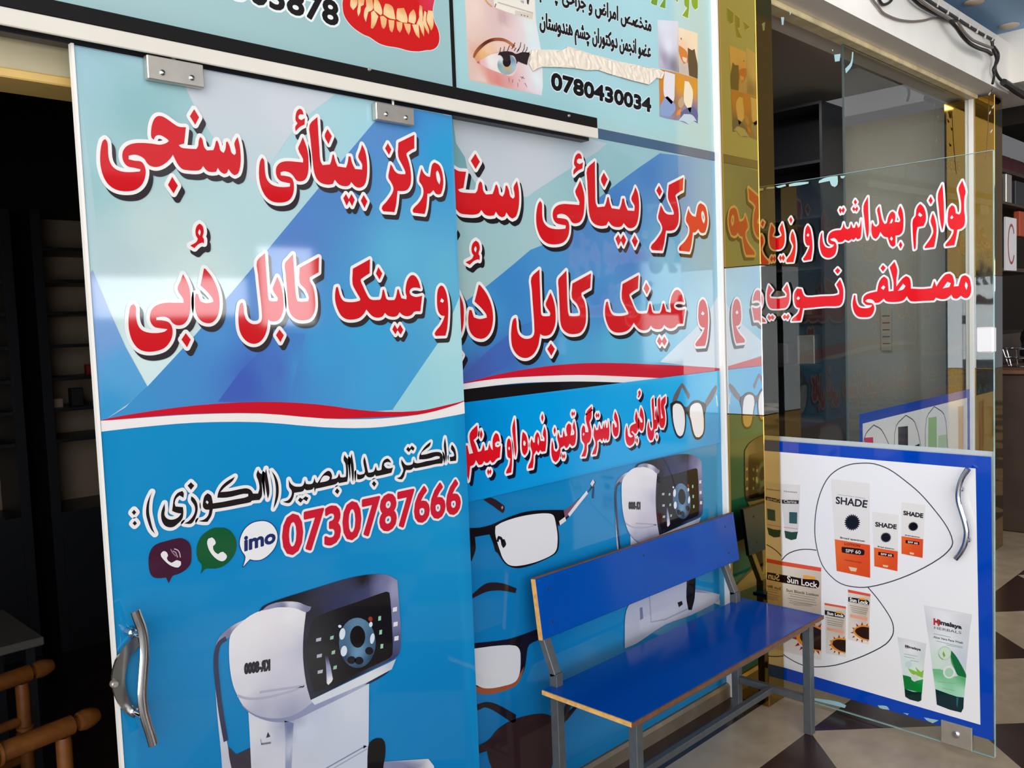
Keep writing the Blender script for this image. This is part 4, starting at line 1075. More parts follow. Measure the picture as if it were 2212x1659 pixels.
sr = slab(1.8266, 3.266, 2.3435, 3.30, 'sign_board', 'pale teal eye clinic sign with a big eye picture and phone number')
sh = Sheet(WALL, 0.0002)
sh.grad([border(1.8266, 2.3435, 3.266, 3.30)], gw((1000, 60, (160, 200, 204)), (1300, 120, (162, 204, 212)), (1200, 240, (152, 196, 200)), (1400, 60, (166, 208, 216)), (1530, 100, (168, 198, 196)), (1530, 280, (170, 200, 198)), (1400, 290, (160, 204, 208))), 0, step=.1, px=False)
EY = Crop(1000, 0, 7.54)
def ge(*c): return [(x/EY.k+EY.o[0], y/EY.k+EY.o[1], col) for x, y, col in c]
sh.grad([EY("20,-160 30,0 60,600 82,1100 100,1305 400,1372 700,1432 1280,1556 1300,1400 1290,900 1240,650 1190,350 1165,-160", False)],
        ge((200, 150, (224, 202, 190)), (150, 500, (220, 190, 180)), (500, 250, (212, 184, 180)), (640, 300, (188, 156, 156)), (700, 480, (218, 192, 190)), (900, 520, (220, 198, 198)), (1080, 450, (214, 222, 222)), (1150, 700, (208, 222, 224)), (1200, 1300, (218, 226, 228)), (1100, 1400, (216, 206, 212)), (130, 1000, (214, 184, 172)), (300, 1300, (222, 196, 186)), (560, 1310, (206, 128, 120)), (750, 1330, (212, 150, 146)), (950, 1400, (220, 180, 182)), (420, 1200, (212, 140, 130)), (250, 900, (206, 160, 130)), (60, 300, (224, 200, 186))), 1, step=.02)
sh.grad([EY("160,930 175,870 230,780 330,690 420,640 520,615 640,620 740,660 850,740 830,790 700,690 600,668 500,672 400,710 300,790 230,870 185,950")], ge((180, 900, (150, 84, 50)), (400, 670, (92, 38, 26)), (600, 640, (150, 80, 50)), (800, 720, (176, 110, 76))), 2, step=.012)
sh.grad([EY("185,950 240,860 380,740 500,690 620,690 720,720 800,790 560,835 400,910 260,1000 220,1010")], ge((220, 960, (210, 150, 110)), (400, 830, (226, 186, 150)), (600, 750, (222, 192, 180)), (350, 920, (220, 170, 110))), 2, step=.012)
sh.grad([EY("222,1015 270,985 340,950 450,890 560,868 700,880 870,1000 885,1100 840,1200 780,1240 600,1190 440,1130 310,1070")], ge((240, 1020, (200, 60, 80)), (300, 1020, (220, 180, 180)), (450, 1000, (226, 222, 218)), (600, 1130, (222, 214, 210)), (860, 1180, (222, 190, 196))), 3, step=.012)
iris = (ell(712, 1055, 155, 165, 26)/EY.k)+EY.o
sh.grad([iris], ge((600, 950, (206, 216, 220)), (590, 1060, (120, 158, 166)), (720, 1190, (136, 164, 168)), (840, 1100, (156, 186, 196)), (800, 980, (110, 140, 160)), (720, 1090, (196, 160, 96))), 4, step=.008)
sh.poly([(ell(710, 1010, 66, 82, 20)/EY.k)+EY.o], (34, 22, 26), 5)
sh.poly([EY("560,900 590,850 700,835 800,850 860,880 960,850 1060,860 1090,880 1060,960 1040,1060 960,1030 890,1000 868,1050 858,970 820,910 760,900 770,960 720,1000 660,1000 640,940 600,900")], (44, 32, 34), 6)
for t in ("595,850 612,775", "660,840 672,760", "718,835 755,740", "790,800 845,695", "885,825 925,770 940,690", "965,850 995,790 1000,720", "1010,850 1035,810 1042,765", "870,850 900,820 930,750", "830,830 860,780", "1040,880 1080,850"):
    sh.line(EY(t, True, False), 0.0026, (40, 28, 32), 6)
for t in ("740,1260 752,1340", "810,1290 800,1350", "890,1350 890,1420", "930,1250 1000,1280", "980,1240 950,1290", "905,1290 925,1330", "1000,1350 1040,1420"):
    sh.line(EY(t, True, False), 0.0016, (110, 90, 96), 6)
sh.poly([EY("480,-160 1168,-160 1165,350 1130,350 850,238 690,190 510,120", False)], (224, 218, 208), 2)
sh.line(EY("565,40 1140,215", False), 0.004, (184, 172, 160), 3)
sh.poly([EY("560,60 850,170 840,240 550,130", False)], (228, 220, 206), 3)
sh.poly([EY("850,170 1140,225 1130,320 845,245", False)], (206, 196, 184), 3)
for a in (950, 1000, 1050): sh.poly([EY("%d,%d %d,%d %d,%d" % (a-18, 232+int((a-950)*.22), a+14, 240+int((a-950)*.22), a, 262+int((a-950)*.22)), False)], (110, 100, 96), 4)
sh.line(EY("535,60 515,120", False), 0.003, (90, 70, 60), 4)
sh.line(EY("350,-20 400,50 470,110", True, False), 0.006, (200, 150, 100), 4)
sh.poly([EY("1030,-60 1085,-60 1065,80 1040,60", False)], (70, 62, 66), 4)
sh.poly([EY("930,10 990,10 990,60 950,45", False)], (160, 166, 176), 4)
# lines of type
def at_quad(xl, yl, xr, yr, hl, hr):     # bottom-left, bottom-right and the heights there (photo pixels)
    return [(xl, yl-hl), (xr, yr-hr), (xr, yr), (xl, yl)]
sh.text(shape('متخصص امراض و جراحی چشم'), at_quad(1165, 4, 1406, 84, 48, 45), (30, 24, 26), 2, bold=0.0024, edge=(206, 222, 224), edge_w=0.005)
sh.text(shape('عضو انجمن دوکتوران چشم هندوستان'), at_quad(1166, 76, 1405, 140, 50, 46), (30, 24, 26), 2, bold=0.0024, edge=(206, 222, 224), edge_w=0.005)
sh.text(shape('داکتر جراح و متخصص'), at_quad(1170, 118, 1400, 184, 20, 20), (30, 24, 26), 2, bold=0.0016)
sh.text('0780430034', [(1191.5, 158), (1405, 213.5), (1405, 241), (1191.5, 191.5)], (20, 16, 18), 2, bold=0.0042, edge=(206, 222, 226), edge_w=0.0085)
DP = Crop(1400, 0, 5.72)
for t in ("30,30 70,-60 125,-60 105,72 45,50", "138,82 215,-40 210,108", "290,-60 385,-60 360,32", "445,-60 505,-60 505,80 490,228 418,192 480,100 445,60", "530,-60 612,-60 612,100 580,122 540,70"):
    sh.letters([DP(t)], (112, 152, 42), 2, (222, 232, 220), 0.003)
def dpg(*c): return [(x/DP.k+DP.o[0], y/DP.k+DP.o[1], col) for x, y, col in c]
sh.grad([DP("112,245 370,262 380,900 130,830", False)], dpg((200, 300, (216, 218, 228)), (250, 560, (222, 222, 232)), (200, 740, (160, 150, 172)), (320, 820, (128, 124, 140)), (150, 780, (190, 186, 204))), 2, step=.015)
sh.grad([DP("372,335 610,412 610,975 378,905", False)], dpg((420, 400, (226, 210, 188)), (560, 460, (228, 208, 178)), (440, 850, (180, 172, 172)), (430, 560, (226, 190, 160)), (580, 560, (226, 208, 180))), 2, step=.015)
sh.poly([DP("378,560 440,600 480,650 490,770 440,790 400,720 378,640")], (196, 112, 56), 3)
sh.poly([DP("420,700 480,720 470,780 430,750")], (222, 190, 170), 4)
sh.poly([DP("488,590 540,622 572,605 590,700 610,800 610,975 505,935 490,760")], (42, 40, 44), 3)
sh.poly([DP("395,470 415,470 410,500", False)], (110, 80, 60), 3)
sh.grad([DP("130,850 380,905 610,975 612,1530 560,1490 500,1540 380,1490 300,1480 200,1460 140,1440", False)], dpg((160, 1000, (206, 130, 30)), (400, 1050, (204, 136, 24)), (580, 1100, (200, 134, 30)), (170, 1250, (200, 120, 24)), (350, 1300, (150, 110, 80)), (560, 1400, (70, 90, 150)), (200, 1400, (130, 150, 190)), (440, 1480, (90, 120, 170))), 2, step=.015)
sh.poly([DP("205,880 330,920 325,1100 320,1230 285,1290 240,1240 195,1180 190,1000")], (224, 220, 224), 3)
sh.poly([DP("450,1000 500,1010 545,1100 552,1200 520,1400 480,1330 440,1250")], (226, 214, 190), 3)
sh.poly([DP("145,1330 200,1210 240,1190 330,1290 330,1370 270,1440 150,1420")], (138, 158, 196), 3)
sh.poly([DP("400,1390 470,1340 560,1320 610,1390 610,1520 520,1470 400,1470")], (56, 78, 140), 3)
sh.poly([DP("372,1490 440,1410 540,1420 600,1500 560,1490 500,1540 440,1500")], (176, 200, 214), 4)
sh.poly([DP("380,1230 430,1190 440,1290 400,1340 370,1300")], (178, 150, 126), 4)
sh.poly([DP("365,1370 405,1345 395,1420 340,1430")], (218, 126, 60), 4)
sh.build('face', M['sign'], sr)

# torn paper tape over one line of the eye clinic sign
TP = Crop(1140, 0, 6.38)
tl = np.array(TP("36,690 120,690 300,688 450,700 530,645 700,700 900,760 1000,785 1240,850 1500,905 1800,955 1868,1000 1830,1090 1760,1080 1650,1170 1400,1110 1200,1050 1100,1022 960,970 800,972 600,942 400,930 180,925 60,985 0,880", False))
uv = WALL.px(tl)
gx, gz = np.meshgrid(np.arange(uv[:, 0].min(), uv[:, 0].max(), .012), np.arange(uv[:, 1].min(), uv[:, 1].max(), .012))
v_, f_ = fill([uv], 'odd', np.stack([gx.ravel(), gz.ravel()], 1))
rn = np.random.RandomState(3).rand(len(v_))
b = MB()
front_ = [(p[0], YW-.0042-.004*rn[i], p[1]) for i, p in enumerate(v_)]
b.add(front_, [tuple(t) for t in f_])
n = len(uv)
b.add([(p[0], YW-.0040, p[1]) for p in uv]+[(p[0], YW-.0018, p[1]) for p in uv], [(i, (i+1) % n, n+(i+1) % n, n+i) for i in range(n)])
tp = b.build('paper_tape', M['paper'], auto=False)
tag(tp, 'crumpled cream paper tape stuck across a line of the eye clinic sign', 'tape')
# ------------------------------------------------------------------ mirror-clad pillars
def pillar(x0, x1, y0, y1, zt, k):
    o = tag(empty('trim_%d' % k, ((x0+x1)/2, (y0+y1)/2, 0)), kind='structure')
    for nm, z0, z1, m in (('gold_cladding', 0.0, 1.238, M['gold']), ('silver_cladding', 1.240, 1.858, M['silver']), ('gold_cladding', 1.860, zt, M['gold'])):
        b = MB(); b.box(x0, y0, z0, x1, y1, z1, bev=0.0022); b.build(nm, m, o)
    return o
pillar(3.281, 3.412, 1.835, 2.20, 3.07, 5)
pillar(6.440, 6.60, 1.885, 2.20, 3.045, 6)
# pale bead in the corner beside the posters, and the strip beside the far post
b = MB(); b.box(3.2665, 2.004, 0.0, 3.2808, 2.06, 3.30, bev=.002); tag(b.build('trim_7', M['white_trim']), kind='structure')
b = MB(); b.box(6.416, 2.010, 0.0, 6.4395, 2.06, 3.045, bev=.002); tag(b.build('trim_8', M['white_trim']), kind='structure')

# ------------------------------------------------------------------ beams and ceiling over the right shop
struct('wall_over_right', M['wall_white'], (3.29, 1.85, 3.062, 6.62, 2.20, 3.40))
b = MB(); b.box(3.42, 1.985, 3.034, 6.44, 2.06, 3.061, bev=.004); tag(b.build('trim_9', mat('tarnished_gilt', (240, 218, 172), 0.4, 0.0, noise=.2, scale=10)), kind='structure')
struct('wall_cross_beam', M['wall_white'], (6.62, .9, 3.13, 7.4, 2.20, 3.47))
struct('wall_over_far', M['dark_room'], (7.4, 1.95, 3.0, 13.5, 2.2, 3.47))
ceil_ = struct('ceiling', M['ceiling_blue'], (4.2, .9, 3.47, 13.5, 2.20, 3.55))
def on_z(x, y, z):
    d = RGT*(x-W/2)/FPX-UPV*(y-H/2)/FPX+FWD
    return Vector(CAM+d*((z-CAM[2])/d[2]))
for (x, y), r in (((2104, 4), .055), ((2180, 55), .060)):
    q = on_z(x, y, 3.469)
    b = MB(); b.lathe((q[0], q[1], 3.4695), (q[0], q[1], 3.460), [(0, r), (.7, r), (1, r*.92)], 28)
    tag(b.build('ceiling_rosette', mat('cream_disc', (210, 190, 168), 0.6)), 'round cream disc on the blue ceiling, %s' % ('above the loose cable ends' if x < 2150 else 'close to the beam corner'), 'disc', 'cream discs on the blue ceiling')

# ------------------------------------------------------------------ interior of the right shop
struct('wall_right_back', M['room2_wall'], (3.40, 6.3, 0, 6.72, 6.4, 3.3))
struct('wall_right_side', M['room2_wall'], (6.62, 2.2, 0, 6.72, 6.3, 3.06))
struct('ceiling_right', M['room2_ceil'], (3.40, 2.2, 3.3, 6.72, 6.4, 3.36))
lm = bpy.data.lights.new('shop_fill', 'AREA'); lm.energy = 24; lm.size = 0.6; lm.color = (1, .95, .86)  # unseen fill light added to brighten the interior behind the glass
lo = bpy.data.objects.new('shop_fill', lm); COL.objects.link(lo); lo.location = (5.5, 2.85, 3.26)
# fixed glass front of the right shop, with its own product poster
w2 = tag(empty('window_2', (5.45, YW, 0.0)), kind='structure')
b = MB(); b.box(4.53, 2.036, 0.03, 6.416, 2.046, 3.034); b.build('glass_panel', M['glass2'], w2)
b = MB(); b.box(4.526, 2.0355, 0.03, 4.5290, 2.0465, 3.034); b.build('glass_edge', mat('dull_glass_edge', (96, 108, 106), .3), w2)
FR = Plane((0, 2.036, 0), (1, 0, 0), (0, -1, 0))
sh = Sheet(FR, 0.0006)
BLUE = (8, 62, 168)
sh.poly([border(4.66, .10, 6.41, 1.10)], BLUE, 0, px=False)
sh.poly([border(4.70, .14, 6.36, 1.045)], (226, 224, 224), 1, px=False)
K7 = Crop(1600, 300, 2.370)
for t, c_ in (("632,1530 677,1527 680,1660 634,1660", (204, 40, 88)), ("805,1475 855,1470 856,1590 820,1700 806,1700", (60, 54, 60)), ("820,1600 915,1560 918,1700 820,1700", (44, 40, 44)), ("960,1428 1002,1422 1004,1660 958,1660", (150, 188, 130)), ("1010,1520 1055,1512 1058,1580 1010,1580", (180, 204, 170)), ("1112,1370 1140,1366 1140,1660 1115,1660", (206, 178, 156))):
    sh.poly([K7(t, False)], c_, 3)
for t in ("620,1590 640,1510 680,1465 720,1490 760,1570", "785,1590 795,1470 845,1415 890,1450 925,1590", "945,1600 950,1430 990,1370 1040,1410 1055,1520 1060,1600"):
    sh.line(K7(t, True, False), 0.007, (90, 90, 96), 3)
p3 = sh.build('poster', M['print'])
tag(p3, 'white blue-bordered product poster low on the glass shopfront, seen through the open glass door', 'poster')
# things inside
def at_x(x, y, X):
    d = RGT*(x-W/2)/FPX-UPV*(y-H/2)/FPX+FWD
    return Vector(CAM+d*((X-CAM[0])/d[0]))
p0 = at_x(2043, 655, 6.61); p1 = at_x(2092, 728, 6.61)  # plain white panel on the side wall
b = MB(); b.box(6.600, p0[1], p1[2], 6.618, p1[1], p0[2], bev=.004); tag(b.build('white_panel', M['white_plastic']), 'white panel on the side wall seen through the glass, under the red lettering', 'board')
p0 = at_x(1903, 668, 6.61); p1 = at_x(1926, 757, 6.61)  # faint text reflection, built as a ruled panel
b = MB(); b.box(6.608, p0[1], p1[2], 6.618, p1[1], p0[2])
nn_ = 6
for i in range(1, nn_):
    z_ = p1[2]+(p0[2]-p1[2])*i/nn_
    b.box(6.6068, p0[1]-.01, z_-.004, 6.6078, p1[1]+.01, z_+.004, 1)
tag(b.build('reflected_text', [mat('reflection_tone', (150, 142, 126), .7), M['brown']]), 'pale ruled panel for a faint text reflection, left of the white panel, seen through the glass', 'reflected_text')
cs = tag(empty('added_case', (6.42, 3.9, 0)), 'tall dark case added along the side wall inside the right shop, seen through the glass door', 'display case')  # added so the deeper end of the side wall stays dark
b = MB(); b.box(6.15, 2.98, 0, 6.60, 4.85, 0.85); b.build('base', M['brown'], cs)
b = MB(); b.box(6.59, 3.001, .85, 6.61, 4.829, 3.18); b.build('back_panel', M['shelf_dark'], cs)
for y in (2.98, 4.83):
    b = MB(); b.box(6.25, y, .85, 6.61, y+.02, 3.18); b.build('side_panel', M['shelf_dark'], cs)
b = MB(); b.box(6.25, 2.98, 3.181, 6.61, 4.85, 3.20); b.build('top_panel', M['shelf_dark'], cs)
for z in (1.25, 1.62, 1.98, 2.36, 2.76):
    b = MB(); b.box(6.26, 3.001, z, 6.588, 4.829, z+.02); b.build('shelf', M['shelf_dark'], cs)
for y, z, h_, m_, l_ in ((3.10, 1.271, .22, M['steel'], 'pale carton on the lowest dark shelf behind the lettered glass'), (3.32, 1.271, .16, M['black_bag'], 'black carton next to the pale one behind the lettered glass'), (3.12, 1.641, .14, M['brown'], 'brown carton on the middle dark shelf behind the lettered glass'), (3.40, 1.641, .20, M['shelf_back'], 'beige carton next to the brown one behind the lettered glass')):
    b = MB(); b.box(6.32, y, z, 6.44, y+.14, z+h_, bev=.005); tag(b.build('carton', m_), l_, 'box', 'cartons in the display case')

# ------------------------------------------------------------------ open glass door with red lettering and the product poster
HX, HY = 3.424, 1.845
FX, FY = 3.398, 1.000
U2 = np.array([FX-HX, FY-HY, 0]); DL = np.linalg.norm(U2); U2 /= DL
N2 = np.array([U2[1], -U2[0], 0])
if N2[0] > 0: N2 = -N2
GD = Plane((HX, HY, 0), U2, N2)
d2 = tag(empty('door_2', (HX, HY, 0)), 'open glass door with red lettering above and a blue-framed product poster below', 'door', None, 'structure')
def dbox(u0, u1, z0, z1, n0, n1, mi=0, bev=0, mb=None):
    mb = mb or MB()
    c = np.array([HX, HY, 0])+U2*(u0+u1)/2+N2*(n0+n1)/2+np.array([0, 0, (z0+z1)/2])
    return mb.obox(c, U2, N2, (0, 0, 1), abs(u1-u0)/2, abs(n1-n0)/2, abs(z1-z0)/2, mi, bev)
def gd(x, y): return GD.px([(x, y)])[0]
utop = gd(2142, 325); UL = DL
ZT = float(utop[1])
UH = -0.062
g2_ = dbox(UH, UL, 0.012, ZT, 0.0, -0.010)
g2_.build('glass_panel', M['glass'], d2)
b = MB()
dbox(UL, UL+.0012, 0.012, ZT, 0.0005, -0.0105, mb=b); dbox(UH, UL, ZT, ZT+.0012, 0.0005, -0.0105, mb=b); dbox(UH, UL, 0.0105, 0.012, 0.0005, -0.0105, mb=b)
b.build('glass_edge', M['glass_edge'], d2)
# chips of old paint on the glass
sh = Sheet(GD, 0.0006)
for t in ("905,90 1000,40 1130,10 1240,0 1240,150 1190,200 1130,170 1100,90 1000,110 900,130", "370,150 500,120 720,105 720,135 550,170 370,190", "130,190 300,150 320,180 180,215", "1290,0 1380,0 1340,45 1300,40"):
    sh.poly([G1(t)], (168, 204, 204), 0)
C3b = Crop(1500, 0, 2.962)
for t in ("880,315 890,320 885,330", "895,350 935,345 930,390 900,395", "965,440 1000,400 1010,330 1018,335 1008,420 970,470", "610,70 620,80 612,100", "555,110 575,110 570,160 560,160"):
    sh.poly([C3b(t)], (150, 182, 186), 0)
sh.build('paint_mark', M['sign'], d2)
sh = Sheet(GD, 0.0006)
for grp in GLASS_TEXT:
    L_ = [GD.px(l) for l in grp]
    sh.letters(L_, (224, 14, 26), 0, (234, 228, 228), 0.0068, px=False)
sh.build('lettering', M['sign'], d2)
sh = Sheet(GD, 0.0006)
C8 = Crop(1600, 900, 2.1863); L3 = Crop(1500, 1250, 3.107)
cu = lambda p: np.stack([np.clip(p[:, 0], UH+.002, UL-.003), p[:, 1]], 1)
fr = cu(GD.px(np.array([[1600, 946.5], [2141, 987], [2152, 1602], [1600, 1441]])))
fr[0, 0] = fr[3, 0] = UH+.002
ti = cu(GD.px(np.array([[1600, 969], [2107.7, 1012], [2118, 1565.5], [1600, 1415]]))); ti[0, 0] = ti[3, 0] = UH+.002
sh.poly([fr], (0, 64, 176), 0, px=False)
sh.poly([ti], (236, 234, 235), 1, px=False)
# flaked patches along the lower blue edge
for t in ("800,800 960,825 1020,850 1010,868 880,835 800,815", "1230,850 1290,855 1310,880 1250,870", "1400,900 1440,905 1430,915", "1540,930 1640,950 1600,970 1560,950"):
    sh.poly([L3(t)], (150, 190, 200), 1)
P7 = Crop(1760, 990, 5.925); S7 = Crop(1660, 1180, 5.53); U7 = Crop(1930, 1290, 6.379)
sh.line(P7("600,62 760,70 950,140 1150,280 1350,450 1550,680 1700,890 1765,1060 1740,1150 1600,1280 1300,1450 1000,1570 700,1645 500,1645 330,1600 200,1500 100,1370 40,1200 5,1000 5,800 30,600 90,400 180,240 300,140 450,80"), 0.0042, (70, 70, 74), 2, True)
sh.line(S7("60,300 100,230 160,165 220,100 300,60 400,38 500,38 575,47", True, False), 0.0042, (56, 56, 60), 2)
sh.line(S7("1190,490 1300,620 1400,760 1470,880 1495,980 1480,1070 1400,1170 1200,1280 1000,1360 800,1420 600,1440 450,1430 340,1390 250,1340 190,1300 110,1230", True, False), 0.0042, (56, 56, 60), 2)
def qd(cr, t): return cr(t, False)
def shade(box, orange, word, sun, pill, spf, small=None, smallw=None, logo=None):
    pg = lambda t: [P7(t, False)]
    sh.poly(pg(box), (228, 223, 218), 3)
    sh.grad(pg(orange), [(P7(orange, False)[0][0]+2, P7(orange, False)[0][1]+4, (232, 104, 40)), (P7(orange, False)[2][0]-5, P7(orange, False)[2][1]-5, (220, 76, 28)), (P7(orange, False)[1][0]-5, P7(orange, False)[1][1]+5, (224, 78, 34))], 4, step=.03)
    sh.text('SHADE', qd(P7, word), (44, 42, 46), 4, bold=0.0012)
    cx, cy, rx, ry = sun
    ray = []
    for i in range(44):
        a = 2*math.pi*i/44; r_ = 1.0 if i % 2 else 1.25
        ray.append((cx+rx*r_*math.cos(a), cy+ry*r_*math.sin(a)))
    sh.poly([np.array(ray)/P7.k+P7.o], (40, 40, 46), 4)
    sh.poly([ell(cx, cy, rx*.88, ry*.88, 24)/P7.k+P7.o], (18, 18, 22), 5)
    sh.poly([P7(pill)], (40, 16, 14), 5)
    sh.text('SPF 60', qd(P7, spf), (226, 214, 206), 5, bold=0.0004)
    if small: sh.text('Broad spectrum', qd(P7, small), (60, 56, 58), 4, bold=0.0004)
    if smallw: sh.text('LOTION', qd(P7, smallw), (130, 34, 20), 5, bold=0.0005)
    if logo: sh.poly([P7(logo, False)], (226, 200, 160), 6)
shade("210,265 705,320 710,1530 282,1440", "258,1035 710,1110 712,1530 282,1440", "275,490 680,540 665,632 275,578", (482, 820, 84, 88), "350,1130 480,1145 620,1165 640,1190 635,1235 610,1240 480,1225 350,1205 345,1150", "400,1160 590,1180 590,1225 400,1200", "330,1002 642,1048 640,1078 330,1030", "385,1080 585,1105 582,1135 385,1108", "435,1385 545,1405 530,1450 460,1440")
sh.text('SUNSCREEN LOTION', qd(P7, "385,1290 600,1325 600,1345 385,1305"), (110, 34, 20), 5)
sh.text('Advanced Super Sunblock', qd(P7, "295,455 650,505 650,522 295,470"), (110, 104, 106), 4)
shade("740,685 1075,725 1060,1445 765,1380", "760,1140 1065,1190 1060,1445 765,1380", "780,815 1050,850 1045,905 780,870", (912, 1012, 58, 55), "815,1195 910,1208 1010,1225 1015,1265 910,1252 815,1238", "850,1210 990,1232 990,1256 850,1234", "810,1120 1020,1155 1020,1172 810,1138", None, "870,1360 945,1372 935,1395 880,1385")
shade("1115,560 1418,600 1382,1275 1112,1220", "1112,995 1390,1035 1382,1275 1112,1220", "1140,672 1390,708 1385,762 1140,722", (1262, 872, 55, 50), "1165,1045 1250,1057 1340,1070 1340,1108 1250,1098 1165,1085", "1195,1058 1320,1078 1320,1100 1195,1080", "1160,975 1345,1005 1345,1020 1160,990", None, "1215,1200 1275,1210 1268,1232 1222,1225")
def spikes(cr, pts, c, r0, col, lay):
    for x, y, ang, ln in pts:
        a = math.radians(ang); w_ = ln*.32
        dx, dy = math.cos(a), math.sin(a)
        sh.poly([np.array([[x-dy*w_, y+dx*w_], [x+dx*ln, y+dy*ln], [x+dy*w_, y-dx*w_]])/cr.k+cr.o], col, lay)
def lock(box, strip, pill, word, badge, lines, sun, rim, cx, cy, rx, ry, rng, pink=None, title=None):
    pg = lambda t: [S7(t, False)]
    sh.grad(pg(box), [(S7(box, False)[0][0], S7(box, False)[0][1], (224, 214, 200)), (S7(box, False)[1][0], (S7(box, False)[1][1]+S7(box, False)[2][1])/2-10, (190, 172, 152)), (S7(box, False)[2][0], S7(box, False)[2][1], (226, 218, 208)), (S7(box, False)[3][0], S7(box, False)[3][1], (224, 214, 206))], 3, step=.03)
    sh.poly(pg(strip), (222, 84, 56), 4)
    sh.poly([S7(pill)], (34, 16, 16), 4)
    sh.poly([S7(badge, True)], (236, 160, 40), 5)
    sh.text('Sun Lock', qd(S7, word), (232, 226, 220), 5, bold=0.0008)
    if title: sh.text('Sun Block Lotion', qd(S7, title), (84, 76, 70), 4, bold=0.0004)
    for t in lines: sh.line(S7(t, False), 0.0024, (138, 126, 114), 4)
    if pink: sh.poly(pg(pink), (228, 158, 130), 4)
    spikes(S7, [(cx+rx*math.cos(math.radians(a)), cy+ry*math.sin(math.radians(a)), a, ln) for a, ln in rng], None, 0, (150, 44, 26), 4)
    sh.poly([S7(rim)], (226, 140, 44), 5)
    sh.poly([S7(sun)], (44, 24, 18), 6)
lock("60,160 632,255 632,1362 60,1225", "60,163 632,255 632,302 60,212", "60,325 200,345 420,388 580,402 608,430 605,480 575,502 400,475 200,440 60,420", "228,352 585,428 585,496 228,430", "415,345 480,350 560,365 566,398 480,385 418,382",
     ["240,560 580,622", "260,590 560,645", "235,620 570,672", "255,648 540,698", "250,672 580,705", "300,695 520,715"], "520,955 570,970 632,1000 632,1240 560,1230 480,1200 400,1130 378,1080 400,1020 450,970", "500,935 570,948 632,975 632,1255 545,1245 440,1205 350,1130 335,1070 365,1000 430,945", 510, 1090, 165, 150, [(-80, 70), (-55, 60), (-110, 60), (-140, 60), (178, 70), (150, 60), (100, 60), (65, 75), (80, 50), (130, 50)], None, "215,505 600,570 600,600 215,538")
lock("672,675 928,720 925,1325 690,1275", "672,675 928,720 928,745 672,700", "675,760 780,780 880,800 915,830 905,860 780,840 675,815", "705,778 900,815 900,848 705,812", "810,775 845,778 880,785 885,805 840,800 810,795",
     ["690,850 905,890", "700,880 900,918", "700,905 890,942", "705,930 885,962"], "775,1130 830,1112 925,1120 925,1265 870,1250 800,1210 765,1170", "755,1120 830,1092 925,1100 925,1275 860,1265 780,1225 742,1170", 845, 1180, 95, 82, [(-90, 45), (-60, 40), (-120, 40), (-150, 35), (180, 30), (150, 35), (120, 35), (90, 40), (60, 40)], "700,965 905,1010 905,1045 700,1000")
lock("950,515 1220,570 1200,1175 952,1110", "950,515 1220,570 1218,600 955,550", "955,605 1060,620 1180,640 1210,670 1200,705 1060,680 955,660", "975,612 1190,655 1190,698 975,655", "1090,615 1130,618 1165,630 1168,648 1130,640 1090,636",
     ["975,705 1195,750", "985,730 1190,772", "990,755 1180,795", "1000,780 1170,812"], "1050,985 1120,960 1205,970 1205,1115 1130,1095 1060,1050 1035,1015", "1025,980 1110,942 1205,950 1205,1128 1120,1112 1040,1060 1010,1010", 1120, 1030, 105, 88, [(-90, 40), (-60, 40), (-120, 40), (-150, 35), (180, 35), (150, 35), (120, 35), (90, 40), (60, 40)], "975,810 1185,850 1185,890 975,845")
# cream tubes
C8g = lambda *c: [(x/C8.k+C8.o[0], y/C8.k+C8.o[1], col) for x, y, col in c]
sh.grad([C8("185,318 282,322 278,420 272,540 262,578 240,583 212,572 200,450", True)], C8g((240, 360, (226, 222, 222)), (275, 420, (206, 202, 204)), (200, 400, (214, 212, 212))), 3, step=.02)
sh.poly([C8("195,392 276,395 274,412 196,410", False)], (40, 44, 48), 4)
sh.text('Clarina', [p/C8.k+C8.o for p in P("205,393 265,396 265,409 205,406")], (226, 226, 226), 5)
sh.poly([C8("230,450 268,452 267,506 230,503", False)], (30, 84, 92), 4)
sh.line(C8("204,522 270,530", False), 0.002, (200, 90, 80), 4)
sh.poly([C8("207,538 240,545 271,543 264,577 240,583 212,572", False)], (14, 66, 60), 4)
sh.text('Himalaya', [p/C8.k+C8.o for p in P("205,348 268,352 268,363 205,358")], (90, 80, 84), 4)
Ug = lambda *c: [(x/U7.k+U7.o[0], y/U7.k+U7.o[1], col) for x, y, col in c]
sh.grad([U7("55,545 455,640 430,880 410,1150 395,1410 370,1440 300,1430 200,1400 160,1350 130,1060 95,800", False)], Ug((250, 700, (232, 232, 234)), (430, 800, (206, 210, 212)), (120, 900, (212, 224, 220)), (300, 1000, (214, 230, 214)), (80, 570, (214, 214, 216)), (440, 650, (210, 210, 214))), 3, step=.02)
sh.poly([U7("200,975 330,1030 305,960 380,1030 420,1000 404,1110 330,1080 250,1050")], (140, 188, 66), 4)
sh.poly([ell(210, 925, 48, 48, 18)/U7.k+U7.o], (196, 214, 214), 4)
sh.grad([U7("130,1070 200,1085 250,1105 290,1165 320,1150 410,1130 395,1320 155,1262", False)], Ug((200, 1150, (24, 118, 56)), (340, 1230, (10, 128, 50)), (380, 1150, (40, 150, 80))), 4, step=.02)
sh.poly([ell(295, 1110, 50, 48, 18)/U7.k+U7.o], (206, 218, 206), 5)
sh.poly([U7("155,1260 270,1300 392,1310 385,1420 345,1440 230,1410 165,1370", False)], (12, 46, 42), 5)
sh.text('Himalaya', qd(U7, "165,655 378,705 378,748 165,697"), (52, 44, 52), 4, bold=0.0006)
sh.poly([U7("165,655 205,664 205,712 165,700", False)], (180, 40, 46), 3)
for t in ("150,780 330,815", "150,815 295,845", "235,870 350,890"): sh.line(U7(t, False), 0.002, (150, 164, 168), 4)
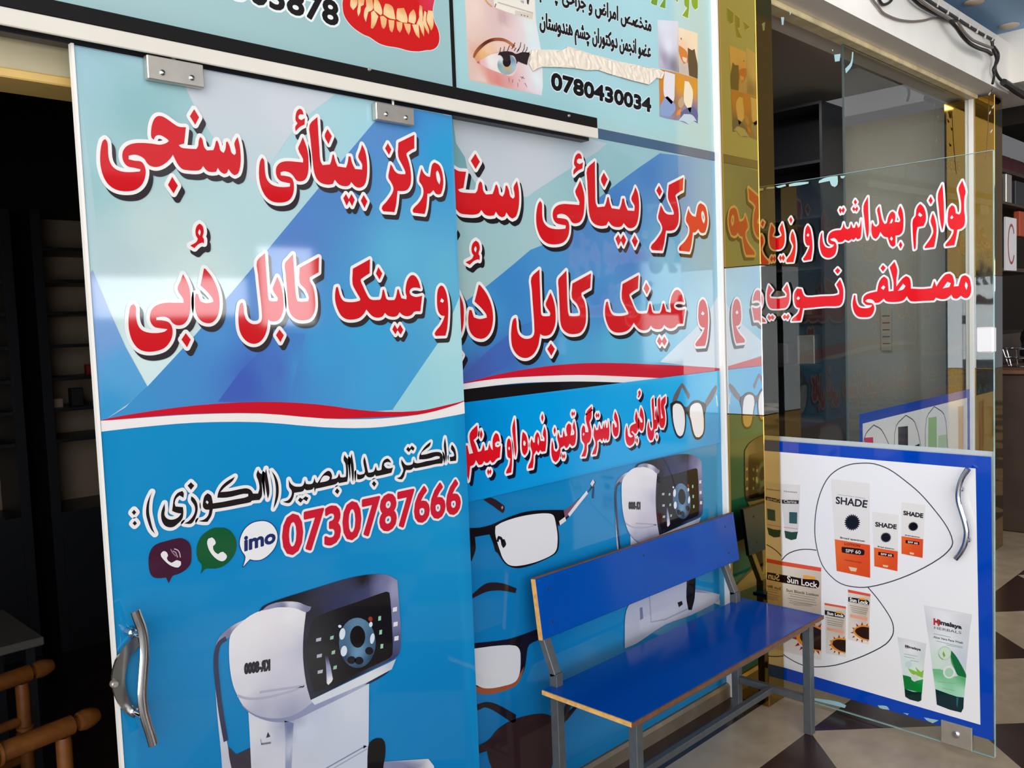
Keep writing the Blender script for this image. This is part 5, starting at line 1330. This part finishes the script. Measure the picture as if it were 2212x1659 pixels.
sh.grad([U7("420,110 1085,235 1075,330 1060,400 1010,900 970,1500 940,1580 850,1570 600,1480 580,1270 540,980 500,640 450,330", False)], Ug((700, 300, (232, 231, 233)), (470, 400, (206, 206, 210)), (1040, 500, (204, 206, 210)), (980, 850, (196, 204, 214)), (700, 600, (230, 230, 231)), (560, 900, (200, 222, 206)), (1000, 250, (214, 213, 216))), 3, step=.02)
sh.grad([U7("540,985 680,1000 780,1110 900,1080 1002,1090 990,1230 970,1382 880,1370 760,1330 580,1265")], Ug((600, 1040, (110, 184, 128)), (800, 1150, (132, 200, 150)), (600, 1220, (168, 218, 184)), (950, 1300, (170, 220, 190)), (950, 1130, (90, 170, 110))), 4, step=.02)
sh.poly([U7("800,735 850,790 920,900 1002,1060 1004,1108 940,1090 880,1065 830,930 790,850")], (24, 108, 58), 5)
sh.poly([U7("790,800 830,930 870,1040 800,900")], (70, 160, 80), 6)
for x, y, r_, c_, l_ in ((710, 770, 92, (186, 210, 178), 5), (710, 770, 78, (206, 222, 200), 6), (620, 860, 70, (206, 222, 206), 5), (770, 1030, 84, (224, 228, 222), 6), (770, 1035, 60, (168, 206, 176), 7)):
    sh.poly([ell(x, y, r_, r_*1.05, 22)/U7.k+U7.o], c_, l_)
sh.poly([U7("690,740 720,800 700,830 680,780")], (120, 170, 90), 7)
sh.poly([U7("580,1265 760,1330 880,1370 972,1380 966,1530 935,1588 780,1550 600,1480", False)], (12, 44, 50), 5)
sh.poly([U7("870,1380 900,1385 885,1520 868,1480", False)], (24, 104, 112), 6)
sh.text('Himalaya', qd(U7, "560,292 940,388 940,452 560,375"), (50, 46, 54), 4, bold=0.0014)
sh.text('H', qd(U7, "560,292 632,312 632,392 560,375"), (196, 44, 44), 5, bold=0.0014)
sh.text('HERBALS', qd(U7, "565,400 938,472 938,508 565,436"), (86, 74, 80), 4)
sh.text('Aloe Vera Face Wash', qd(U7, "555,530 960,615 960,642 555,558"), (96, 110, 112), 4, bold=0.0004)
for t in ("555,500 790,550", "590,600 955,685", "730,655 960,700", "610,1160 850,1190", "680,1250 850,1290"): sh.line(U7(t, False), 0.0022, (150, 164, 156), 6)
sh.build('poster', M['print'], d2)
# back face of the poster, lock plate, latch box and handle
b = dbox(UH+.002, UL-.002, 0.075, 1.135, -0.0112, -0.0122); b.build('poster_backing', mat('poster_back', (220, 220, 222), .5), d2)
lp = GD.px([(2034, 1551), (2101, 1576), (2100, 1622), (2034, 1592)])
b = dbox(lp[:, 0].min(), lp[:, 0].max(), 0.012, lp[:, 1].max()-.004, 0.0085, -0.012, bev=.002)
pl_ = b.build('lock_plate', M['steel'], d2)
c0 = GD.to3([[lp[:, 0].mean(), lp[:, 1].mean()]], 0.0085)[0]
b = MB(); b.lathe(c0, c0+N2*.006, [(0, .013), (.7, .013), (1, .010)], 18); b.lathe(c0+N2*.006, c0+N2*.009, [(0, .006), (1, .005)], 12); b.build('lock_cylinder', M['chrome'], pl_)
lb = GD.px([(2112, 708), (2147, 706), (2145, 762), (2113, 762)])
b = dbox(UL-.055, UL+.004, lb[:, 1].min(), lb[:, 1].max(), 0.012, -0.020, bev=.005); b.build('latch_box', M['white_plastic'], d2)
hu = GD.px(C8("1092,240 1062,285 1046,340 1046,390 1060,440 1078,500 1084,545 1075,595 1055,635 1033,662", True, False))
hp = GD.to3(hu, 0.036)
b = MB(); b.tube(hp, .010, 12); h2 = b.build('handle', M['chrome'], d2)
for fq in (.22, .72):
    q = hp[int(len(hp)*fq)]
    b = MB(); b.lathe(q, q-N2*.034, [(0, .006), (.6, .006), (.62, .010), (1, .010)], 12); b.build('standoff', M['chrome'], h2)

# ------------------------------------------------------------------ blue bench
bn_ = tag(empty('bench', (2.63, 1.75, 0)), 'blue laminate bench with grey steel legs in front of the wide poster', 'bench')
b = MB(); b.box(2.005, 1.568, .4528, 3.232, 1.930, .468, bev=.002); b.build('seat', M['bench_blue'], bn_)
b = MB(); b.box(2.0005, 1.568, .4532, 2.0045, 1.930, .4676); b.build('edge_band', M['wood_edge'], bn_)['label'] = 'raw wooden left edge of the seat'
b = MB(); b.box(2.0005, 1.5630, .4532, 3.232, 1.5675, .4676); b.build('edge_band', M['wood_dark'], bn_)['label'] = 'worn brown front edge of the seat'
A_ = Vector((0, 1.937, .626)); B_ = Vector((0, 1.962, .824)); Zb = (B_-A_).normalized(); Yb = Vector((0, Zb.z, -Zb.y))
cb = Vector((2.632, 0, 0))+(A_+B_)/2
b = MB(); b.obox(cb+Yb*.008, (1, 0, 0), Yb, Zb, .610, .008, .1, 0, .002); b.build('backrest', M['bench_blue'], bn_)
b = MB(); b.obox(cb+Yb*.008+Vector((-.6122, 0, 0)), (1, 0, 0), Yb, Zb, .0022, .0078, .0995); b.build('edge_band', M['wood_edge'], bn_)['label'] = 'raw wooden left edge of the backrest'
b = MB(); b.obox(cb+Yb*.008+Zb*.1013, (1, 0, 0), Yb, Zb, .611, .0078, .0012); b.build('edge_band', M['wood_dark'], bn_)['label'] = 'worn brown top edge of the backrest'
for xx in (2.075, 2.60, 3.165):
    for tz in (-.055, .055):
        if xx == 2.60 and tz < 0: continue
        q = Vector((xx, 0, 0))+(A_+B_)/2+Zb*tz
        b = MB(); b.lathe(q, q-Yb*.002, [(0, .004), (1, .003)], 10); b.build('screw', M['cable'], bn_)
XL, XR = 2.062, 3.172
s_ = .0325
for x in (XL, XR):
    b = MB(); b.box(x-s_/2, 1.585, 0.0, x+s_/2, 1.585+s_, .452, bev=.002); b.build('leg', M['grey_steel'], bn_)
    b = MB(); b.box(x-s_/2, 1.905, 0.0, x+s_/2, 1.905+s_, .51, bev=.002)
    b.bar((x, 1.9212, .50), (x, 1.9700, .618), s_, .024, (0, 1, 0), bev=.002); b.bar((x, 1.9700, .612), (x, 1.9945, .808), s_, .022, (0, 1, 0), bev=.002)
    b.build('leg', M['grey_steel'], bn_)
    b = MB(); b.box(x-.013, 1.6176, .125, x+.013, 1.9046, .151, bev=.002); b.build('side_stretcher', M['grey_steel'], bn_)
    b = MB(); b.box(x-.013, 1.6176, .426, x+.013, 1.9046, .452, bev=.002); b.build('seat_bearer', M['grey_steel'], bn_)
b = MB(); b.box(XL+.013, 1.748, .126, XR-.013, 1.774, .150, bev=.002); b.build('long_stretcher', M['grey_steel'], bn_)
b = MB(); b.box(XL+.0165, 1.590, .426, XR-.0165, 1.612, .452, bev=.002); b.build('seat_rail', M['grey_steel'], bn_)
b = MB(); b.bar((XL+.017, 1.918, .34), (XL+.10, 1.918, .451), .014, .014); b.build('brace', M['cable'], bn_)

# ------------------------------------------------------------------ dark left shop: cabinets, chairs, table
def cabinet(x0, x1, y0, y1, zs, label, nm='display_cabinet'):
    o = tag(empty(nm, ((x0+x1)/2, y0, 0)), label, 'cabinet', 'cabinets along the back wall')
    b = MB(); b.box(x0, y1-.015, 0, x1, y1, 2.35); b.build('back_panel', M['shelf_back'], o)
    for x in (x0, x1-.05):
        b = MB(); b.box(x, y0, 0, x+.05, y1-.016, 2.35); b.build('side_panel', M['shelf_dark'], o)
    b = MB(); b.box(x0+.051, y0, 0, x1-.051, y1-.016, .75); b.build('base', M['shelf_dark'], o)
    for z in zs:
        b = MB(); b.box(x0+.051, y0+.02, z, x1-.051, y1-.016, z+.018); b.build('shelf', M['shelf_dark'], o)
    return o
zs_ = (1.12, 1.285, 1.45, 1.625, 1.80, 1.97, 2.14)
cabinet(1.50, 2.45, 5.0, 5.40, zs_, 'dark shelf cabinet nearest the sliding door, holding a few small boxes')
cabinet(.42, 1.42, 5.05, 5.40, zs_, 'dark shelf cabinet at the far left of the dim shop')
for (x, z, w_, h_, m_, l_) in ((1.78, 1.468, .045, .06, M['red'], 'small dull-red box on a cabinet shelf'), (1.845, 1.468, .04, .065, M['brown'], 'small brown carton beside the dull-red box'), (1.70, 1.303, .06, .10, M['black_bag'], 'dark blue-black bottle shape on the lower cabinet shelf'), (1.60, 1.303, .05, .05, M['shelf_back'], 'small beige box at the left of the lower cabinet shelf')):
    b = MB(); b.box(x-w_/2, 5.08, z+.0005, x+w_/2, 5.08+w_, z+h_, bev=.004)
    tag(b.build('carton', m_), l_, 'box', 'small goods on the cabinet shelves')
def cane_chair(cx, cy, rot, label, zt):
    o = tag(empty('cane_chair', (0, 0, 0)), label, 'chair', 'cane chairs in the dim shop')
    def rod(nm, p0, p1, r, rings=(), knob=False):
        L = (Vector(p1)-Vector(p0)).length
        prof = [(0, r*.9), (.02, r)]
        for t in rings:
            for dt, k in ((-.028, 1.0), (-.024, 1.28), (-.013, 1.28), (-.009, .86), (-.002, .86), (.002, 1.28), (.012, 1.28), (.016, 1.0)): prof.append((t+dt, r*k))
        if knob:
            prof += [(.88, r), (.885, r*.62), (.905, r*.62), (.91, r*.95), (.935, r*1.08), (.97, r*1.0), (1, r*.7)]
        else: prof += [(.98, r), (1, r*.9)]
        b = MB(); b.lathe(p0, p1, prof, 14); return b.build(nm, M['bamboo'], o)
    w, d, zs = .40, .38, .43
    rod('top_rail', (-w/2-.07, 0, zt), (w/2+.09, 0, zt), .024, (.34, .56), True)
    for sx in (-1, 1):
        rod('leg', (sx*w/2, 0, 0), (sx*w/2, 0, zt-.022), .019, (.5, .8))
        rod('leg', (sx*w/2, d, 0), (sx*w/2, d, zs-.002), .019, (.6,))
        rod('side_rail', (sx*w/2, .02, .20), (sx*w/2, d-.02, .20), .011)
    rod('back_rail', (-w/2+.018, 0, zt-.13), (w/2-.018, 0, zt-.13), .014, (.5,))
    rod('back_rail', (-w/2+.018, 0, zs+.06), (w/2-.018, 0, zs+.06), .014, (.5,))
    for x in (-.1, 0, .1): rod('spindle', (x, 0, zs+.07), (x, 0, zt-.14), .008)
    b = MB(); b.box(-w/2-.02, .022, zs, w/2+.02, d+.02, zs+.03, bev=.008); b.build('seat', M['bamboo'], o)
    o.location = (cx, cy, 0); o.rotation_euler = (0, 0, rot)
    return o
cane_chair(.485, 2.275, 0.17, 'nearer cane chair, its turned top rail just inside the doorway', .70)
cane_chair(.525, 2.735, 0.20, 'farther cane chair behind the nearer one in the dim shop', .70)
tb = tag(empty('side_table', (.62, 3.55, 0)), 'small table with a pale top in the dim shop, beyond the cane chairs', 'table')
b = MB(); b.box(.30, 3.36, .585, .955, 3.85, .615, bev=.004); b.build('table_top', mat('dull_table_top', (92, 88, 82), .6), tb)
for x in (.33, .90):
    for y in (3.39, 3.80):
        b = MB(); b.box(x, y, 0, x+.03, y+.03, .584); b.build('leg', M['shelf_dark'], tb)

# ------------------------------------------------------------------ cables and lights on the beam
def cable(name, pts, r, m, label, y=1.838, cat='cable', wob=0):
    pts = [at_y(x, yy, y-wob*abs(math.sin(i*1.7))) for i, (x, yy) in enumerate(pts)]
    pp = np.array([list(p) for p in pts])
    pp = np.array(smooth3(pp))
    b = MB(); b.tube(pp, r, 8)
    return tag(b.build(name, m), label, cat, 'cables over the right shop')
def smooth3(p, sub=5):
    out = []
    n = len(p)
    for i in range(n-1):
        p0, p1, p2, p3 = p[max(i-1, 0)], p[i], p[i+1], p[min(i+2, n-1)]
        for s in range(sub):
            t = s/sub
            out.append(.5*((2*p1)+(-p0+p2)*t+(2*p0-5*p1+4*p2-p3)*t*t+(-p0+3*p1-3*p2+p3)*t**3))
    out.append(p[-1])
    return out
V = Crop(1860, 0, 5.531)
c_ = lambda t: [tuple(q) for q in V(t, False)]
cable('cable', c_("90,-90 150,10 210,85 260,150 340,195 450,235 600,255 740,245 900,215 1060,250"), .006, M['cable_grey'], 'thin grey cable sagging across the white beam')
cable('cable', c_("200,-60 230,20 270,55 330,35 370,-10 380,-60"), .007, M['cable'], 'short dark cable loop at the top of the white beam')
cable('cable', c_("600,-30 700,60 800,120 900,170 1060,240 1150,250"), .009, M['cable'], 'thick dark cable bundle leading down to the tie point', 1.822)
cable('cable', c_("660,-30 780,60 900,140 1000,195 1080,245"), .008, M['cable_grey'], 'grey cable running beside the thick dark bundle', 1.798)
cable('cable', c_("1070,255 1140,330 1210,430 1300,520 1400,575 1500,610 1560,650"), .011, M['cable'], 'thick dark cable drooping from the tie point to the beam corner', 1.786)
cable('cable', c_("1160,270 1230,380 1320,470 1400,510 1500,550 1570,570"), .008, M['cable_grey'], 'grey cable drooping just above the thick dark one', 1.760)
cable('cable', c_("1565,490 1580,600 1620,700 1600,820 1640,920 1700,980"), .010, M['cable'], 'dark cables hanging down the beam corner', 1.815)
cable('cable', c_("1590,560 1640,640 1630,740 1580,820 1590,900 1570,1000"), .008, M['cable'], 'thinner dark cable twisted around the corner cables', 1.78)
cable('cable', c_("1700,980 1780,1030 1860,1090 1960,1150"), .022, M['cable'], 'dark cable bundle leading away past the gold post', 1.80)
lt = tag(empty('string_light', at_y(2000, 50, 1.842)), 'string of little clear lights along the top of the white beam', 'string light')
pts = [at_y(x, y, 1.842) for x, y in c_("740,-40 900,70 1080,180 1250,290 1420,395 1580,480")]
b = MB(); b.tube(pts, .009, 8); b.build('wire', M['cable'], lt)
for t in ("905,60", "1030,150", "1160,215", "1290,300", "1380,375", "1475,440", "1560,490"):
    q = at_y(*c_(t)[0], 1.838)
    b = MB(); b.lathe(q+Vector((0, 0, -.01)), q+Vector((.004, -.012, .035)), [(0, .008), (.5, .006), (1, .001)], 8); b.build('bulb', M['led'], lt)
# string hanging down the far gold post
vt = tag(empty('string_light', at_y(2135, 300, 1.872)), 'thin string of little lights hanging down the far gold post', 'string light')
pts = [at_y(x, y, 1.870) for x, y in c_("1600,1000 1560,1080 1530,1180 1525,1300 1520,1450 1510,1600 1500,1750 1485,1900")]
b = MB(); b.tube(pts, .0025, 6); b.build('wire', M['bamboo'], vt)
for t in ("1530,1130", "1570,1290", "1530,1360", "1550,1580"):
    q = at_y(*c_(t)[0], 1.868)
    b = MB(); b.lathe(q, q+Vector((.02, -.004, .02)), [(0, .006), (1, .0015)], 8); b.build('bulb', M['led'], vt)

# ------------------------------------------------------------------ dim shop beyond the far post
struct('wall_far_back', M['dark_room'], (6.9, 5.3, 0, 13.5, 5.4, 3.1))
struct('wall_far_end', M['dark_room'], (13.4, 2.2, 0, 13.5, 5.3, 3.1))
# the other side of the walkway: a dim wall with two daylit windows
OPP = [(2.6, 17.0, 0.0, 0.9), (2.6, 3.2, .9, 2.65), (3.2, 4.9, .9, 1.88), (3.2, 4.9, 2.29, 2.65), (4.9, 5.0, .9, 2.65), (5.0, 5.76, .9, 1.76), (5.76, 12.2, .9, 2.65), (15.4, 17.0, .9, 2.65), (2.6, 17.0, 2.65, 3.3)]
struct('wall_opposite', mat('brown_wall', (84, 68, 54), .8), *[(a, -5.2, c, b_, -5.0, d) for a, b_, c, d in OPP])
dl = bpy.data.materials.new('daylight_pane'); dl.use_nodes = True
dp_ = dl.node_tree.nodes['Principled BSDF']; dp_.inputs['Base Color'].default_value = (.8, .85, .9, 1)
dp_.inputs['Emission Color'].default_value = (.93, .97, 1, 1); dp_.inputs['Emission Strength'].default_value = 11.0
struct('window_3', dl, (3.2, -5.15, 1.88, 4.9, -5.12, 2.29), (5.0, -5.15, 1.76, 5.76, -5.12, 2.65))
d4 = dl.copy(); d4.node_tree.nodes['Principled BSDF'].inputs['Emission Strength'].default_value = 4.0
struct('window_4', d4, (12.2, -5.15, .9, 15.4, -5.12, 2.65))
fs = tag(empty('display_stand', (8.6, 2.6, 0)), 'dark shop stand beyond the far gold post, with striped stock on top', 'stand')
b = MB(); b.box(7.35, 2.3, 0, 9.6, 3.0, 1.42); b.build('base', M['brown'], fs)
b = MB(); b.box(7.35, 2.95, 1.42, 9.6, 3.0, 3.0); b.build('back_panel', M['shelf_dark'], fs)
for z in (1.95, 2.48, 2.78):
    b = MB(); b.box(7.36, 2.35, z, 9.59, 2.94, z+.03); b.build('shelf', M['brown'], fs)
for k, (z, h_, m_) in enumerate(((2.51, .20, M['red']), (2.81, .15, M['red']))):
    for i in range(4):
        x = 8.02+i*.38
        b = MB(); b.box(x, 2.42, z+.001, x+.34, 2.8, z+h_, bev=.01)
        tag(b.build('folded_cloth', mat('maroon_%d%d' % (k, i), (86-6*(i % 3), 24, 30), .8)), 'dark red folded cloth, %s from the gold post on the %s stand shelf' % (('first', 'second', 'third', 'fourth')[i], ('middle', 'top')[k]), 'cloth', 'folded red cloth on the stand')
plc = Plane((0, 2.2, 0), (1, 0, 0), (0, -1, 0))
c0 = plc.px([(2173, 468), (2196, 585)])
pb = tag(empty('placard', ((c0[0][0]+c0[1][0])/2, 2.2, c0[1][1])), 'narrow white placard with a red crescent, in the dim shop at the right edge', 'placard')
b = MB(); b.box(c0[0][0], 2.2, c0[1][1], c0[1][0], 2.215, c0[0][1]); b.build('board', M['white_plastic'], pb)
shp = Sheet(plc, .0006)
q = c0.mean(0); w_ = c0[1][0]-c0[0][0]
a_ = np.linspace(.6, 2*math.pi-.6, 30)
shp.line(np.stack([q[0]+w_*.30*np.cos(a_), q[1]+w_*.55*np.sin(a_)], 1), .022, (178, 70, 70), 0, px=False)
shp.build('emblem', M['sign'], pb)
ZS = at_y(2185, 440, 2.2)[2]
b = MB(); b.box(7.36, 2.185, ZS-.02, 9.6, 2.30, ZS); b.box(7.36, 2.30, 1.42, 7.40, 2.94, 3.0); b.build('front_shelf', M['brown'], fs)
for (xa, ya, xb, yb, yy, m_, nm, l_) in ((2203, 460, 2225, 510, 2.21, M['orange'], 'carton', 'orange carton at the right edge, right of the white placard'),
        (2158, 385, 2167, 436, 2.2, M['black_bag'], 'goods_box', 'black box above the placard, beside the gold post'), (2174, 378, 2186, 434, 2.2, M['steel'], 'goods_box', 'greyish box between the two black boxes'), (2194, 395, 2214, 440, 2.2, M['black_bag'], 'goods_box', 'black box close to the right edge of the picture')):
    p0 = at_y(xa, yb, yy); p1 = at_y(xb, ya, yy); zb = p0[2]
    if nm == 'goods_box': zb = ZS+.0005
    b = MB(); b.box(p0[0], yy, zb, p1[0], yy+.05, p1[2], bev=.006); tag(b.build(nm, m_), l_, 'box', 'goods in the dim shop')
# wire basket and dark bags on a low brown counter
ct = tag(empty('counter', (8.0, 1.95, 0)), 'low dark brown counter at the right edge beyond the gold post', 'counter')
b = MB(); b.box(7.05, 1.86, 0, 9.4, 2.19, 1.16, bev=.01); b.build('body', M['brown'], ct)
b = MB(); b.box(7.02, 1.83, 1.161, 9.42, 2.19, 1.19, bev=.004); b.build('counter_top', M['wood_dark'], ct)
bk = tag(empty('wire_basket', (7.45, 2.0, 1.191)), 'small wire basket standing on the low brown counter', 'basket')
for z, r_ in ((1.196, .10), (1.26, .13), (1.33, .15)):
    b = MB(); b.tube([(7.45+r_*math.cos(a), 2.0+r_*.8*math.sin(a), z) for a in np.linspace(0, 2*math.pi, 25)], .005, 6); b.build('hoop', M['chrome'], bk)
b = MB()
for a in np.linspace(0, 2*math.pi, 10, endpoint=False):
    b.tube([(7.45+.10*math.cos(a), 2.0+.08*math.sin(a), 1.196), (7.45+.15*math.cos(a), 2.0+.12*math.sin(a), 1.33)], .004, 6)
b.build('upright', M['chrome'], bk)
bm = bmesh.new(); bmesh.ops.create_icosphere(bm, subdivisions=3, radius=1)
rs = random.Random(5)
for v in bm.verts:
    n_ = .85+.15*math.sin(v.co.x*5+v.co.z*4)+.06*rs.random()
    v.co = Vector((v.co.x*.20*n_, v.co.y*.16*n_, max(max(v.co.z, -.7)*.20*n_+.14, 0.0)))
me = bpy.data.meshes.new('bag'); bm.to_mesh(me); bm.free(); me.materials.append(M['black_bag'])
for p in me.polygons: p.use_smooth = True
bg_ = bpy.data.objects.new('bag', me); COL.objects.link(bg_); bg_.location = (8.05, 2.02, 1.192)
tag(bg_, 'black plastic bag slumped on the low brown counter', 'bag')
